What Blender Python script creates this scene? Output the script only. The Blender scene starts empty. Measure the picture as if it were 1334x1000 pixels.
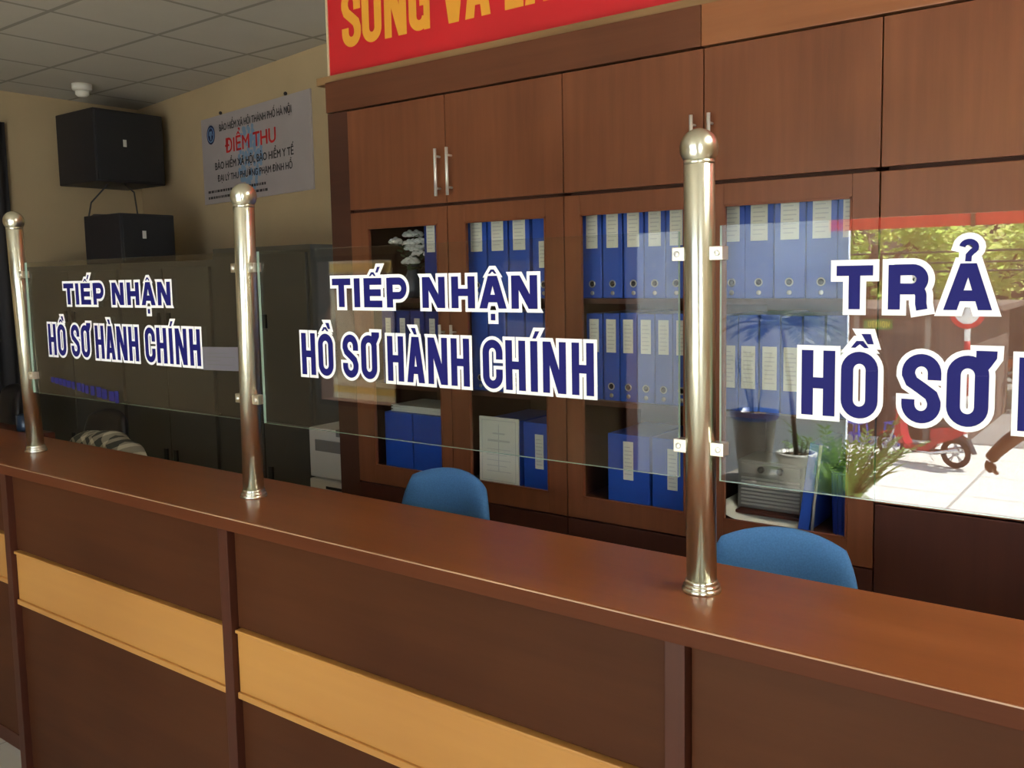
import bpy, bmesh, math, random
from mathutils import Vector, Matrix
random.seed(7)
PI = math.pi
scene = bpy.context.scene
C = scene.collection
FZ = -0.09            # floor height

# ------------------------------------------------------------------ materials
def lin(c):
    c = c / 255.0
    return c / 12.92 if c <= 0.04045 else ((c + 0.055) / 1.055) ** 2.4
def rgb(r, g, b): return (lin(r), lin(g), lin(b), 1.0)

def new_mat(name):
    m = bpy.data.materials.new(name); m.use_nodes = True
    nt = m.node_tree
    p = nt.nodes['Principled BSDF']
    return m, nt, p

def flat(name, col, rough=0.6, metal=0.0, spec=0.5, var=0.0, vscale=20.0, bump=0.0):
    m, nt, p = new_mat(name)
    p.inputs['Base Color'].default_value = col
    p.inputs['Roughness'].default_value = rough
    p.inputs['Metallic'].default_value = metal
    p.inputs['Specular IOR Level'].default_value = spec
    if var or bump:
        tc = nt.nodes.new('ShaderNodeTexCoord'); n = nt.nodes.new('ShaderNodeTexNoise')
        n.inputs['Scale'].default_value = vscale; n.inputs['Detail'].default_value = 5
        nt.links.new(tc.outputs['Object'], n.inputs['Vector'])
        if var:
            r = nt.nodes.new('ShaderNodeValToRGB')
            r.color_ramp.elements[0].position = 0.3; r.color_ramp.elements[1].position = 0.7
            r.color_ramp.elements[0].color = tuple(c * (1 - var) for c in col[:3]) + (1,)
            r.color_ramp.elements[1].color = tuple(min(1, c * (1 + var)) for c in col[:3]) + (1,)
            nt.links.new(n.outputs['Fac'], r.inputs['Fac']); nt.links.new(r.outputs['Color'], p.inputs['Base Color'])
        if bump:
            b = nt.nodes.new('ShaderNodeBump'); b.inputs['Strength'].default_value = bump
            nt.links.new(n.outputs['Fac'], b.inputs['Height']); nt.links.new(b.outputs['Normal'], p.inputs['Normal'])
    return m

def wood(name, light, dark, axis='X', rough=0.35, spec=0.5, scale=1.0, coat=0.0, bump=0.03, detail=8):
    m, nt, p = new_mat(name)
    tc = nt.nodes.new('ShaderNodeTexCoord'); mp = nt.nodes.new('ShaderNodeMapping')
    s = {'X': (0.7, 11, 11), 'Y': (11, 0.7, 11), 'Z': (11, 11, 0.7)}[axis]
    mp.inputs['Scale'].default_value = tuple(v * scale for v in s)
    n = nt.nodes.new('ShaderNodeTexNoise'); n.inputs['Scale'].default_value = 2.2; n.inputs['Detail'].default_value = detail
    n.inputs['Roughness'].default_value = 0.62; n.inputs['Distortion'].default_value = 0.15
    n2 = nt.nodes.new('ShaderNodeTexNoise'); n2.inputs['Scale'].default_value = 1.7; n2.inputs['Detail'].default_value = 2
    r = nt.nodes.new('ShaderNodeValToRGB')
    r.color_ramp.elements[0].position = 0.28; r.color_ramp.elements[1].position = 0.72
    r.color_ramp.elements[0].color = dark; r.color_ramp.elements[1].color = light
    mx = nt.nodes.new('ShaderNodeMath'); mx.operation = 'MULTIPLY_ADD'
    mx.inputs[1].default_value = 0.45
    ml = nt.nodes.new('ShaderNodeMath'); ml.operation = 'MULTIPLY'; ml.inputs[1].default_value = 0.55
    nt.links.new(tc.outputs['Object'], mp.inputs['Vector']); nt.links.new(mp.outputs['Vector'], n.inputs['Vector'])
    nt.links.new(tc.outputs['Object'], n2.inputs['Vector'])
    nt.links.new(n2.outputs['Fac'], ml.inputs[0])
    nt.links.new(n.outputs['Fac'], mx.inputs[0]); nt.links.new(ml.outputs[0], mx.inputs[2])
    nt.links.new(mx.outputs[0], r.inputs['Fac']); nt.links.new(r.outputs['Color'], p.inputs['Base Color'])
    p.inputs['Roughness'].default_value = rough; p.inputs['Specular IOR Level'].default_value = spec
    p.inputs['Coat Weight'].default_value = coat; p.inputs['Coat Roughness'].default_value = 0.12
    if bump:
        b = nt.nodes.new('ShaderNodeBump'); b.inputs['Strength'].default_value = bump
        nt.links.new(n.outputs['Fac'], b.inputs['Height']); nt.links.new(b.outputs['Normal'], p.inputs['Normal'])
    return m

def glass_mat(name, tint, boost=1.0):
    # thin sheet: Schlick reflection over clear see-through, both faces alike
    m = bpy.data.materials.new(name); m.use_nodes = True
    nt = m.node_tree; nt.nodes.clear()
    out = nt.nodes.new('ShaderNodeOutputMaterial')
    mix = nt.nodes.new('ShaderNodeMixShader')
    tr = nt.nodes.new('ShaderNodeBsdfTransparent'); tr.inputs['Color'].default_value = tint
    gl = nt.nodes.new('ShaderNodeBsdfGlossy'); gl.inputs['Roughness'].default_value = 0.0
    g = nt.nodes.new('ShaderNodeNewGeometry')
    dot = nt.nodes.new('ShaderNodeVectorMath'); dot.operation = 'DOT_PRODUCT'
    ab = nt.nodes.new('ShaderNodeMath'); ab.operation = 'ABSOLUTE'
    om = nt.nodes.new('ShaderNodeMath'); om.operation = 'SUBTRACT'; om.inputs[0].default_value = 1.0
    pw = nt.nodes.new('ShaderNodeMath'); pw.operation = 'POWER'; pw.inputs[1].default_value = 5.0
    ma = nt.nodes.new('ShaderNodeMath'); ma.operation = 'MULTIPLY_ADD'
    ma.inputs[1].default_value = 0.95; ma.inputs[2].default_value = 0.043 * boost
    nt.links.new(g.outputs['Incoming'], dot.inputs[0]); nt.links.new(g.outputs['Normal'], dot.inputs[1])
    nt.links.new(dot.outputs['Value'], ab.inputs[0]); nt.links.new(ab.outputs[0], om.inputs[1])
    nt.links.new(om.outputs[0], pw.inputs[0]); nt.links.new(pw.outputs[0], ma.inputs[0])
    nt.links.new(ma.outputs[0], mix.inputs['Fac'])
    nt.links.new(tr.outputs[0], mix.inputs[1]); nt.links.new(gl.outputs[0], mix.inputs[2])
    nt.links.new(mix.outputs[0], out.inputs['Surface'])
    return m

def grid_mat(name, col, line, sx, sy, ox, oy, lw, rough=0.8, var=0.08):
    """flat tiles with joint lines, laid out in metres on the object's X and Y"""
    m, nt, p = new_mat(name)
    tc = nt.nodes.new('ShaderNodeTexCoord'); sep = nt.nodes.new('ShaderNodeSeparateXYZ')
    nt.links.new(tc.outputs['Object'], sep.inputs[0])
    outs = []
    for ax, s, o in (('X', sx, ox), ('Y', sy, oy)):
        a = nt.nodes.new('ShaderNodeMath'); a.operation = 'SUBTRACT'; a.inputs[1].default_value = o - s / 2
        b = nt.nodes.new('ShaderNodeMath'); b.operation = 'PINGPONG'; b.inputs[1].default_value = s / 2
        c = nt.nodes.new('ShaderNodeMath'); c.operation = 'GREATER_THAN'; c.inputs[1].default_value = s / 2 - lw / 2
        nt.links.new(sep.outputs[ax], a.inputs[0]); nt.links.new(a.outputs[0], b.inputs[0]); nt.links.new(b.outputs[0], c.inputs[0])
        outs.append(c)
    mx = nt.nodes.new('ShaderNodeMath'); mx.operation = 'MAXIMUM'
    nt.links.new(outs[0].outputs[0], mx.inputs[0]); nt.links.new(outs[1].outputs[0], mx.inputs[1])
    n = nt.nodes.new('ShaderNodeTexNoise'); n.inputs['Scale'].default_value = 3.0; n.inputs['Detail'].default_value = 8
    nt.links.new(tc.outputs['Object'], n.inputs['Vector'])
    r = nt.nodes.new('ShaderNodeValToRGB')
    r.color_ramp.elements[0].color = tuple(c * (1 - var) for c in col[:3]) + (1,)
    r.color_ramp.elements[1].color = tuple(min(1, c * (1 + var)) for c in col[:3]) + (1,)
    nt.links.new(n.outputs['Fac'], r.inputs['Fac'])
    mc = nt.nodes.new('ShaderNodeMixRGB'); mc.inputs['Color2'].default_value = line
    nt.links.new(mx.outputs[0], mc.inputs['Fac']); nt.links.new(r.outputs['Color'], mc.inputs['Color1'])
    nt.links.new(mc.outputs[0], p.inputs['Base Color']); p.inputs['Roughness'].default_value = rough
    return m

def plaid_mat(name):
    m, nt, p = new_mat(name)
    tc = nt.nodes.new('ShaderNodeTexCoord'); mp = nt.nodes.new('ShaderNodeMapping')
    mp.inputs['Rotation'].default_value = (0, 0.7, 0)
    nt.links.new(tc.outputs['Object'], mp.inputs['Vector'])
    sep = nt.nodes.new('ShaderNodeSeparateXYZ'); nt.links.new(mp.outputs['Vector'], sep.inputs[0])
    add = nt.nodes.new('ShaderNodeMath'); add.operation = 'ADD'
    for k, ax in enumerate('XZ'):
        b = nt.nodes.new('ShaderNodeMath'); b.operation = 'PINGPONG'; b.inputs[1].default_value = 0.032
        c = nt.nodes.new('ShaderNodeMath'); c.operation = 'GREATER_THAN'; c.inputs[1].default_value = 0.020
        nt.links.new(sep.outputs[ax], b.inputs[0]); nt.links.new(b.outputs[0], c.inputs[0]); nt.links.new(c.outputs[0], add.inputs[k])
    h = nt.nodes.new('ShaderNodeMath'); h.operation = 'MULTIPLY'; h.inputs[1].default_value = 0.5
    nt.links.new(add.outputs[0], h.inputs[0])
    r = nt.nodes.new('ShaderNodeValToRGB')
    r.color_ramp.elements[0].color = rgb(70, 72, 66); r.color_ramp.elements[1].color = rgb(205, 200, 180)
    nt.links.new(h.outputs[0], r.inputs['Fac']); nt.links.new(r.outputs['Color'], p.inputs['Base Color'])
    p.inputs['Roughness'].default_value = 0.9
    return m

def translucent_mat(name, col, fac=0.5, rough=0.8):
    m = bpy.data.materials.new(name); m.use_nodes = True
    nt = m.node_tree; p = nt.nodes['Principled BSDF']; out = nt.nodes['Material Output']
    p.inputs['Base Color'].default_value = col; p.inputs['Roughness'].default_value = rough
    t = nt.nodes.new('ShaderNodeBsdfTranslucent'); t.inputs['Color'].default_value = col
    mx = nt.nodes.new('ShaderNodeMixShader'); mx.inputs['Fac'].default_value = fac
    nt.links.new(p.outputs[0], mx.inputs[1]); nt.links.new(t.outputs[0], mx.inputs[2]); nt.links.new(mx.outputs[0], out.inputs['Surface'])
    return m

M = {}
M['cab_v'] = wood('cabinet_wood_upright', (0.222, 0.078, 0.034, 1), (0.112, 0.036, 0.016, 1), 'Z', 0.36, 0.35)
M['cab_h'] = wood('cabinet_wood_level', (0.205, 0.066, 0.027, 1), (0.115, 0.034, 0.014, 1), 'X', 0.36, 0.35)
M['cab_low'] = wood('cabinet_base_shaded_wood', (0.075, 0.024, 0.014, 1), (0.040, 0.013, 0.009, 1), 'Z', 0.45, 0.25)  # dark colour carries the shade low down behind the counter
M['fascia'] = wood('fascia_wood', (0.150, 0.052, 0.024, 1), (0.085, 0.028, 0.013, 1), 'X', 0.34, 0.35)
M['fascia_glow'] = wood('fascia_glow_wood', (0.30, 0.115, 0.045, 1), (0.19, 0.066, 0.026, 1), 'X', 0.30, 0.4)  # lighter than fascia: the lit, glossy glow is put into the colour
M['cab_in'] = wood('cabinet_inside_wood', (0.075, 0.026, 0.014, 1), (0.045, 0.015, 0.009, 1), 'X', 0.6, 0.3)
M['top'] = wood('countertop_wood', (0.255, 0.082, 0.024, 1), (0.165, 0.049, 0.015, 1), 'X', 0.28, 0.50, 0.75, 0.0, 0.0, 4)
M['lipping'] = wood('lipping_wood', (0.115, 0.033, 0.012, 1), (0.068, 0.018, 0.007, 1), 'X', 0.45, 0.1, 0.8)
M['painted_edge_highlight'] = wood('painted_highlight_wood', (0.62, 0.40, 0.24, 1), (0.16, 0.055, 0.022, 1), 'X', 0.3, 0.5, 0.6)  # pale colour stands in for the glossy highlight along the counter edge
M['panel'] = wood('counter_panel_wood', (0.086, 0.028, 0.010, 1), (0.045, 0.0135, 0.0055, 1), 'X', 0.45, 0.11, 0.6)
M['stile'] = wood('counter_stile_wood', (0.078, 0.022, 0.011, 1), (0.045, 0.012, 0.007, 1), 'Z', 0.4, 0.25)
M['honey'] = wood('honey_band_wood', (0.52, 0.25, 0.062, 1), (0.42, 0.185, 0.045, 1), 'X', 0.32, 0.4, 0.6)
M['batten'] = wood('batten_wood', rgb(150, 118, 80), rgb(112, 84, 54), 'X', 0.5, 0.3)
def steel_mat(name, col, r1, r2, fac):
    m = bpy.data.materials.new(name); m.use_nodes = True
    nt = m.node_tree; nt.nodes.clear()
    out = nt.nodes.new('ShaderNodeOutputMaterial'); mx = nt.nodes.new('ShaderNodeMixShader'); mx.inputs['Fac'].default_value = fac
    for k, r in enumerate((r1, r2)):
        g = nt.nodes.new('ShaderNodeBsdfGlossy'); g.inputs['Color'].default_value = col; g.inputs['Roughness'].default_value = r
        if k == 0:   # fine scratches run round the tube, so highlights stretch along it
            tg = nt.nodes.new('ShaderNodeTangent'); tg.direction_type = 'RADIAL'; tg.axis = 'Z'
            g.inputs['Anisotropy'].default_value = 0.78; nt.links.new(tg.outputs[0], g.inputs['Tangent'])
        nt.links.new(g.outputs[0], mx.inputs[1 + k])
    nt.links.new(mx.outputs[0], out.inputs['Surface'])
    return m
M['steel'] = steel_mat('brushed_steel', (0.78, 0.78, 0.66, 1), 0.12, 0.36, 0.30)
M['steel_clamp'] = flat('satin_steel', (0.74, 0.70, 0.60, 1), 0.32, 1.0)
M['alu'] = flat('brushed_handle_steel', (0.78, 0.77, 0.73, 1), 0.32, 0.55)
M['glass'] = glass_mat('clear_glass', (0.955, 0.968, 0.955, 1), 1.25)
M['door_glass'] = glass_mat('cabinet_glass', (0.955, 0.96, 0.955, 1), 0.7)
M['glass_edge'] = flat('glass_edge_green', rgb(168, 200, 182), 0.15)
M['vinyl_white'] = flat('white_vinyl', rgb(243, 242, 240), 0.5)
M['vinyl_blue'] = flat('navy_vinyl', rgb(25, 25, 100), 0.55, spec=0.15)
M['smear_blue'] = flat('faded_blue_vinyl', rgb(22, 20, 92), 0.6)
M['binder'] = flat('binder_blue', rgb(36, 78, 172), 0.42, var=0.10, vscale=9)
M['binder_dark'] = flat('binder_dark_blue', rgb(22, 44, 120), 0.45, var=0.1, vscale=9)
M['paper'] = flat('label_paper', rgb(214, 214, 200), 0.8)
M['print'] = flat('label_print', rgb(186, 186, 180), 0.8)
M['ring'] = flat('finger_ring_metal', (0.55, 0.54, 0.5, 1), 0.3, 1.0)
M['hole'] = flat('ring_hole_black', rgb(12, 12, 14), 0.8)
M['wall'] = flat('wall_paint_cream', (0.40, 0.30, 0.17, 1), 0.85, var=0.05, vscale=2.5, bump=0.02)
M['wall_front'] = flat('wall_paint_front', (0.26, 0.21, 0.14, 1), 0.85, var=0.05, vscale=3)
M['ceil'] = grid_mat('ceiling_tiles', (0.47, 0.43, 0.36, 1), (0.27, 0.245, 0.20, 1), 0.6, 0.6, -4.55, 0.84, 0.026)
M['floor'] = grid_mat('floor_tiles', (0.52, 0.48, 0.39, 1), (0.30, 0.27, 0.22, 1), 0.6, 0.6, 0.1, 0.2, 0.006, 0.10)
M['locker'] = flat('locker_grey_paint', (0.062, 0.056, 0.043, 1), 0.45, var=0.05, vscale=3)
M['locker_gap'] = flat('locker_handle_black', rgb(16, 16, 16), 0.5)
M['black'] = flat('speaker_black', (0.012, 0.011, 0.014, 1), 0.55, var=0.2, vscale=40)
M['grille'] = flat('speaker_grille_black', (0.009, 0.009, 0.011, 1), 0.7, bump=0.3, var=0.3, vscale=300)
M['white_plastic'] = flat('white_plastic', rgb(205, 200, 188), 0.45)
M['grey_housing'] = flat('grey_housing', rgb(112, 110, 104), 0.5)
M['louvre'] = flat('louvre_grey', rgb(150, 148, 140), 0.5)
M['grey_plastic'] = flat('grey_plastic', rgb(120, 118, 112), 0.5)
M['dark_plastic'] = flat('dark_plastic', rgb(26, 26, 28), 0.45)
M['sign'] = flat('sign_silver', (0.34, 0.30, 0.295, 1), 0.4, var=0.04, vscale=4)
M['sign_red'] = flat('sign_red', rgb(190, 32, 34), 0.6)
M['sign_black'] = flat('sign_black', rgb(32, 26, 30), 0.6)
M['sign_blue'] = flat('sign_logo_blue', rgb(22, 36, 82), 0.5)
M['sign_pale'] = flat('sign_pale_blue', rgb(112, 140, 168), 0.5)
M['banner'] = flat('banner_red', (0.56, 0.016, 0.022, 1), 0.42, var=0.10, vscale=2.2)
M['banner_gold'] = flat('banner_gold', (0.78, 0.36, 0.035, 1), 0.5, var=0.05, vscale=4)
M['cream'] = flat('cream_edge', rgb(205, 185, 150), 0.6)
M['chair_blue'] = flat('chair_fabric_blue', (0.060, 0.19, 0.43, 1), 0.9, var=0.12, vscale=220, bump=0.15)
M['chair_black'] = flat('chair_black', rgb(24, 22, 26), 0.4)
M['plaid'] = plaid_mat('plaid_cloth')
M['teal'] = flat('teal_ceramic', rgb(28, 44, 62), 0.3)
M['petal'] = flat('white_petals', rgb(205, 205, 200), 0.7)
M['leaf_dark'] = translucent_mat('leaf_dark_green', (0.035, 0.075, 0.020, 1), 0.25, 0.5)
M['leaf_bright'] = translucent_mat('leaf_bright_green', (0.15, 0.27, 0.06, 1), 0.4, 0.45)
M['leaf_tree'] = translucent_mat('leaf_tree_green', (0.48, 0.60, 0.16, 1), 0.6, 0.6)
M['leaf_tree2'] = translucent_mat('leaf_tree_yellow_green', (0.66, 0.72, 0.27, 1), 0.6, 0.6)
M['bark'] = flat('bark_brown', (0.10, 0.065, 0.04, 1), 0.9, var=0.3, vscale=8)
M['pot_grey'] = flat('pot_grey_ceramic', rgb(128, 122, 114), 0.5, var=0.1, vscale=6)
M['pot_blue'] = flat('pot_rim_blue', rgb(40, 78, 150), 0.4)
M['pot_white'] = flat('pot_white', rgb(205, 205, 200), 0.4)
M['bench'] = flat('bench_stone', rgb(118, 112, 106), 0.6, var=0.08, vscale=5)
M['pavement'] = grid_mat('pavement_concrete', (0.56, 0.56, 0.53, 1), (0.33, 0.32, 0.30, 1), 2.4, 1.6, 0.3, -14.0, 0.05, 0.85, 0.10)
M['asphalt'] = flat('road_asphalt', (0.22, 0.215, 0.21, 1), 0.85, var=0.12, vscale=0.8)
M['step'] = flat('porch_stone', (0.50, 0.49, 0.46, 1), 0.7, var=0.08, vscale=4)
M['pier'] = flat('porch_side_paint', (0.70, 0.76, 0.86, 1), 0.8, var=0.05, vscale=1.5)
M['awning'] = translucent_mat('awning_red', (0.88, 0.075, 0.045, 1), 0.8)
M['house'] = flat('house_dark_plaster', (0.13, 0.095, 0.075, 1), 0.85, var=0.25, vscale=0.8)
M['house2'] = flat('house_pale_plaster', (0.26, 0.23, 0.19, 1), 0.85, var=0.2, vscale=0.8)
M['shop_dark'] = flat('shop_opening_dark', (0.045, 0.038, 0.034, 1), 0.7)
M['shop_sign'] = flat('shop_sign_green', rgb(60, 120, 50), 0.6)
M['yellow'] = flat('yellow_paint', rgb(228, 205, 70), 0.6)
M['tan'] = flat('tan_board', (0.62, 0.49, 0.31, 1), 0.8, var=0.12, vscale=2.0)
M['ochre'] = flat('ochre_board', (0.62, 0.40, 0.10, 1), 0.8)
M['plum'] = flat('plum_board', (0.13, 0.07, 0.10, 1), 0.8)
M['bike_red'] = flat('bike_red_paint', (0.42, 0.012, 0.020, 1), 0.25)
M['bike_dark'] = flat('bike_dark_paint', (0.04, 0.038, 0.04, 1), 0.3)
M['bike_orange'] = flat('bike_orange_paint', (0.65, 0.13, 0.03, 1), 0.3)
M['bike_white'] = flat('bike_white_paint', rgb(215, 215, 215), 0.3)
M['tyre'] = flat('tyre_rubber', (0.02, 0.02, 0.021, 1), 0.85)
M['chrome'] = flat('bike_alloy', (0.72, 0.72, 0.72, 1), 0.25, 1.0)
M['rim'] = flat('bike_rim_silver', rgb(190, 190, 192), 0.4)
M['stool'] = flat('stool_blue_plastic', rgb(48, 80, 190), 0.4)
M['road_white'] = flat('sign_white_paint', rgb(232, 232, 230), 0.5)
M['road_red'] = flat('sign_red_paint', rgb(206, 36, 40), 0.5)
M['skin'] = flat('skin_brown', (0.20, 0.085, 0.045, 1), 0.5)
M['shirt'] = flat('shirt_olive_grey', (0.10, 0.105, 0.085, 1), 0.85, var=0.1, vscale=30)
M['trouser'] = flat('trouser_dark', (0.045, 0.045, 0.05, 1), 0.85)
M['hair'] = flat('hair_black', (0.012, 0.010, 0.010, 1), 0.6)
M['cable'] = flat('cable_black', (0.03, 0.03, 0.032, 1), 0.6)
M['strap'] = flat('grey_strap', rgb(150, 150, 146), 0.6)
M['curtain'] = flat('dark_curtain', (0.030, 0.028, 0.030, 1), 0.85)
M['doorwood'] = wood('board_dark_wood', (0.06, 0.025, 0.013, 1), (0.035, 0.014, 0.008, 1), 'Z', 0.4)

# ------------------------------------------------------------------ mesh builder
class MB:
    def __init__(s): s.v = []; s.f = []; s.sm = []
    def add(s, vs, fs, smooth=False):
        b = len(s.v); s.v += [tuple(v) for v in vs]
        for f in fs: s.f.append(tuple(i + b for i in f)); s.sm.append(smooth)
        return s
    def box(s, x0, x1, y0, y1, z0, z1, bev=0.0, mat=None, seg=2):
        bm = bmesh.new()
        vs = [bm.verts.new(p) for p in ((x0, y0, z0), (x1, y0, z0), (x1, y1, z0), (x0, y1, z0), (x0, y0, z1), (x1, y0, z1), (x1, y1, z1), (x0, y1, z1))]
        for f in ((0, 3, 2, 1), (4, 5, 6, 7), (0, 1, 5, 4), (1, 2, 6, 5), (2, 3, 7, 6), (3, 0, 4, 7)): bm.faces.new([vs[i] for i in f])
        if bev: bmesh.ops.bevel(bm, geom=bm.edges[:] , offset=bev, segments=seg, affect='EDGES', profile=0.6)
        bm.verts.index_update()
        s.add([(mat @ v.co if mat else v.co) for v in bm.verts], [[v.index for v in f.verts] for f in bm.faces], False)
        bm.free(); return s
    def lathe(s, prof, o=(0, 0, 0), n=32, mat=None, smooth=True):
        vs = []; fs = []
        for r, z in prof:
            for k in range(n):
                a = 2 * PI * k / n; p = Vector((o[0] + r * math.cos(a), o[1] + r * math.sin(a), o[2] + z)); vs.append(mat @ p if mat else p)
        for i in range(len(prof) - 1):
            for k in range(n):
                fs.append((i * n + k, i * n + (k + 1) % n, (i + 1) * n + (k + 1) % n, (i + 1) * n + k))
        fs.append(tuple(reversed(range(n)))); fs.append(tuple((len(prof) - 1) * n + k for k in range(n)))
        return s.add(vs, fs, smooth)
    def tube(s, pts, r, n=10, closed=False, radii=None):
        pts = [Vector(p) for p in pts]; N = len(pts); vs = []; fs = []
        prev = None
        for i, p in enumerate(pts):
            if closed: t = pts[(i + 1) % N] - pts[i - 1]
            else: t = pts[min(i + 1, N - 1)] - pts[max(i - 1, 0)]
            t.normalize()
            u = prev - t * prev.dot(t) if prev is not None else t.orthogonal()
            if u.length < 1e-6: u = t.orthogonal()
            u.normalize(); prev = u; w = t.cross(u); rr = radii[i] if radii else r
            for k in range(n):
                a = 2 * PI * k / n; vs.append(p + u * (rr * math.cos(a)) + w * (rr * math.sin(a)))
        for i in range(N if closed else N - 1):
            j = (i + 1) % N
            for k in range(n): fs.append((i * n + k, i * n + (k + 1) % n, j * n + (k + 1) % n, j * n + k))
        if not closed:
            fs.append(tuple(reversed(range(n)))); fs.append(tuple((N - 1) * n + k for k in range(n)))
        return s.add(vs, fs, True)
    def ball(s, c, r, n=16, sc=(1, 1, 1), mat=None):
        pr = []
        m = max(6, n // 2)
        vs = [Vector((0, 0, -1))]; fs = []
        for i in range(1, m):
            a = PI * i / m - PI / 2
            for k in range(n): vs.append(Vector((math.cos(a) * math.cos(2 * PI * k / n), math.cos(a) * math.sin(2 * PI * k / n), math.sin(a))))
        vs.append(Vector((0, 0, 1)))
        for k in range(n): fs.append((0, 1 + (k + 1) % n, 1 + k))
        for i in range(m - 2):
            for k in range(n): fs.append((1 + i * n + k, 1 + i * n + (k + 1) % n, 1 + (i + 1) * n + (k + 1) % n, 1 + (i + 1) * n + k))
        L = len(vs) - 1
        for k in range(n): fs.append((L, 1 + (m - 2) * n + k, 1 + (m - 2) * n + (k + 1) % n))
        out = []
        for v in vs:
            q = Vector((v.x * r * sc[0], v.y * r * sc[1], v.z * r * sc[2]))
            if mat: q = mat @ q
            out.append(q + Vector(c))
        return s.add(out, fs, True)
    def prism(s, pts2, fn, d0, d1, smooth=False):
        """pts2 outline (ccw); fn(u,v,d)->xyz; extruded from d0 to d1"""
        n = len(pts2)
        vs = [fn(u, v, d0) for u, v in pts2] + [fn(u, v, d1) for u, v in pts2]
        fs = [tuple(range(n)), tuple(reversed(range(n, 2 * n)))]
        for i in range(n): fs.append((i, (i + n), (i + 1) % n + n, (i + 1) % n))
        return s.add(vs, fs, smooth)
    def quad(s, a, b, c, d): return s.add([a, b, c, d], [(0, 1, 2, 3)])
    def xform(s, mat): s.v = [tuple(mat @ Vector(v)) for v in s.v]; return s
    def build(s, name, mat, parent=None):
        me = bpy.data.meshes.new(name); me.from_pydata(s.v, [], s.f)
        me.polygons.foreach_set('use_smooth', s.sm)
        me.update()
        bm = bmesh.new(); bm.from_mesh(me)
        bmesh.ops.recalc_face_normals(bm, faces=bm.faces[:]); bm.to_mesh(me); bm.free()
        me.materials.append(M[mat] if isinstance(mat, str) else mat)
        o = bpy.data.objects.new(name, me); C.objects.link(o)
        if parent is not None: o.parent = parent
        return o

def tag(o, label, cat, group=None, kind=None):
    if label: o['label'] = label
    if cat: o['category'] = cat
    if group: o['group'] = group
    if kind: o['kind'] = kind
    return o
def thing(name, label, cat, loc=(0, 0, 0), rz=0.0, group=None):
    o = bpy.data.objects.new(name, None); C.objects.link(o); o.empty_display_size = 0.1
    o.location = loc; o.rotation_euler = (0, 0, rz)
    return tag(o, label, cat, group)
def struct(name, mb, mat, label=None):
    o = mb.build(name, mat); o['kind'] = 'structure'
    if label: o['label'] = label
    return o
def copy_tree(o, parent=None):
    c = o.copy(); C.objects.link(c)
    if parent is not None: c.parent = parent
    for ch in list(o.children): copy_tree(ch, c)
    return c

# ------------------------------------------------------------------ camera
cam = bpy.data.cameras.new('camera'); co = bpy.data.objects.new('camera', cam); C.objects.link(co)
def camset():
    f, cx, cy = 1180.0, 667.0, 469.6
    vx = Vector((-911 - cx, 387 - cy, f)).normalized()
    vz = Vector((900 - cx, 12800 - cy, f)).normalized()
    X = -vx; Z = -vz; Z = (Z - X * Z.dot(X)).normalized(); Y = Z.cross(X)
    if Y.z < 0: Y = -Y
    right = Vector((X.x, Y.x, Z.x)); down = Vector((X.y, Y.y, Z.y)); fwd = Vector((X.z, Y.z, Z.z))
    m = Matrix.Identity(4)
    for i in range(3):
        m[i][0] = right[i]; m[i][1] = -down[i]; m[i][2] = -fwd[i]
    m.translation = Vector((0.728, -1.551, 1.686))
    co.matrix_world = m
    cam.sensor_fit = 'HORIZONTAL'; cam.sensor_width = 36.0
    cam.lens = f / 1334.0 * 36.0
    cam.shift_y = -(500 - cy) / 1334.0
    cam.clip_start = 0.05; cam.clip_end = 400
camset(); scene.camera = co

# ------------------------------------------------------------------ room shell
SD = Vector((-0.988, 0.1545, 0.0)).normalized()          # along the sign wall, away from the cupboards
SN = Vector((-SD.y, SD.x, 0)).normalized()
if SN.y > 0: SN = -SN                                      # into the room
SP = Vector((-3.41, 2.176, 0.0))
def swall(a, z, off=0.0): p = SP + SD * a + SN * off; return Vector((p.x, p.y, z))
CEIL = 3.05
EW = -6.1
struct('floor', MB().box(EW - 0.1, 3.6, -3.7, 2.75, FZ - 0.1, FZ), 'floor')
struct('ceiling', MB().box(EW - 0.1, 3.6, -3.7, 2.75, CEIL, CEIL + 0.12), 'ceil')
a_end = (EW - SP.x) / SD.x
mb = MB(); p0 = swall(-1.15, 0); p1 = swall(a_end + 0.1, 0); q1 = p1 - SN * 0.12; q0 = p0 - SN * 0.12
mb.prism([(p0.x, p0.y), (p1.x, p1.y), (q1.x, q1.y), (q0.x, q0.y)], lambda u, v, d: (u, v, d), FZ, CEIL)
struct('wall_back', mb, 'wall')
struct('wall_far', MB().box(-2.36, 3.6, 1.80, 1.92, FZ, CEIL), 'wall')
struct('wall_left', MB().box(EW - 0.12, EW, -3.6, 2.75, FZ, CEIL), 'wall')
struct('wall_right', MB().box(3.5, 3.62, -3.6, 1.80, FZ, CEIL), 'wall')
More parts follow.
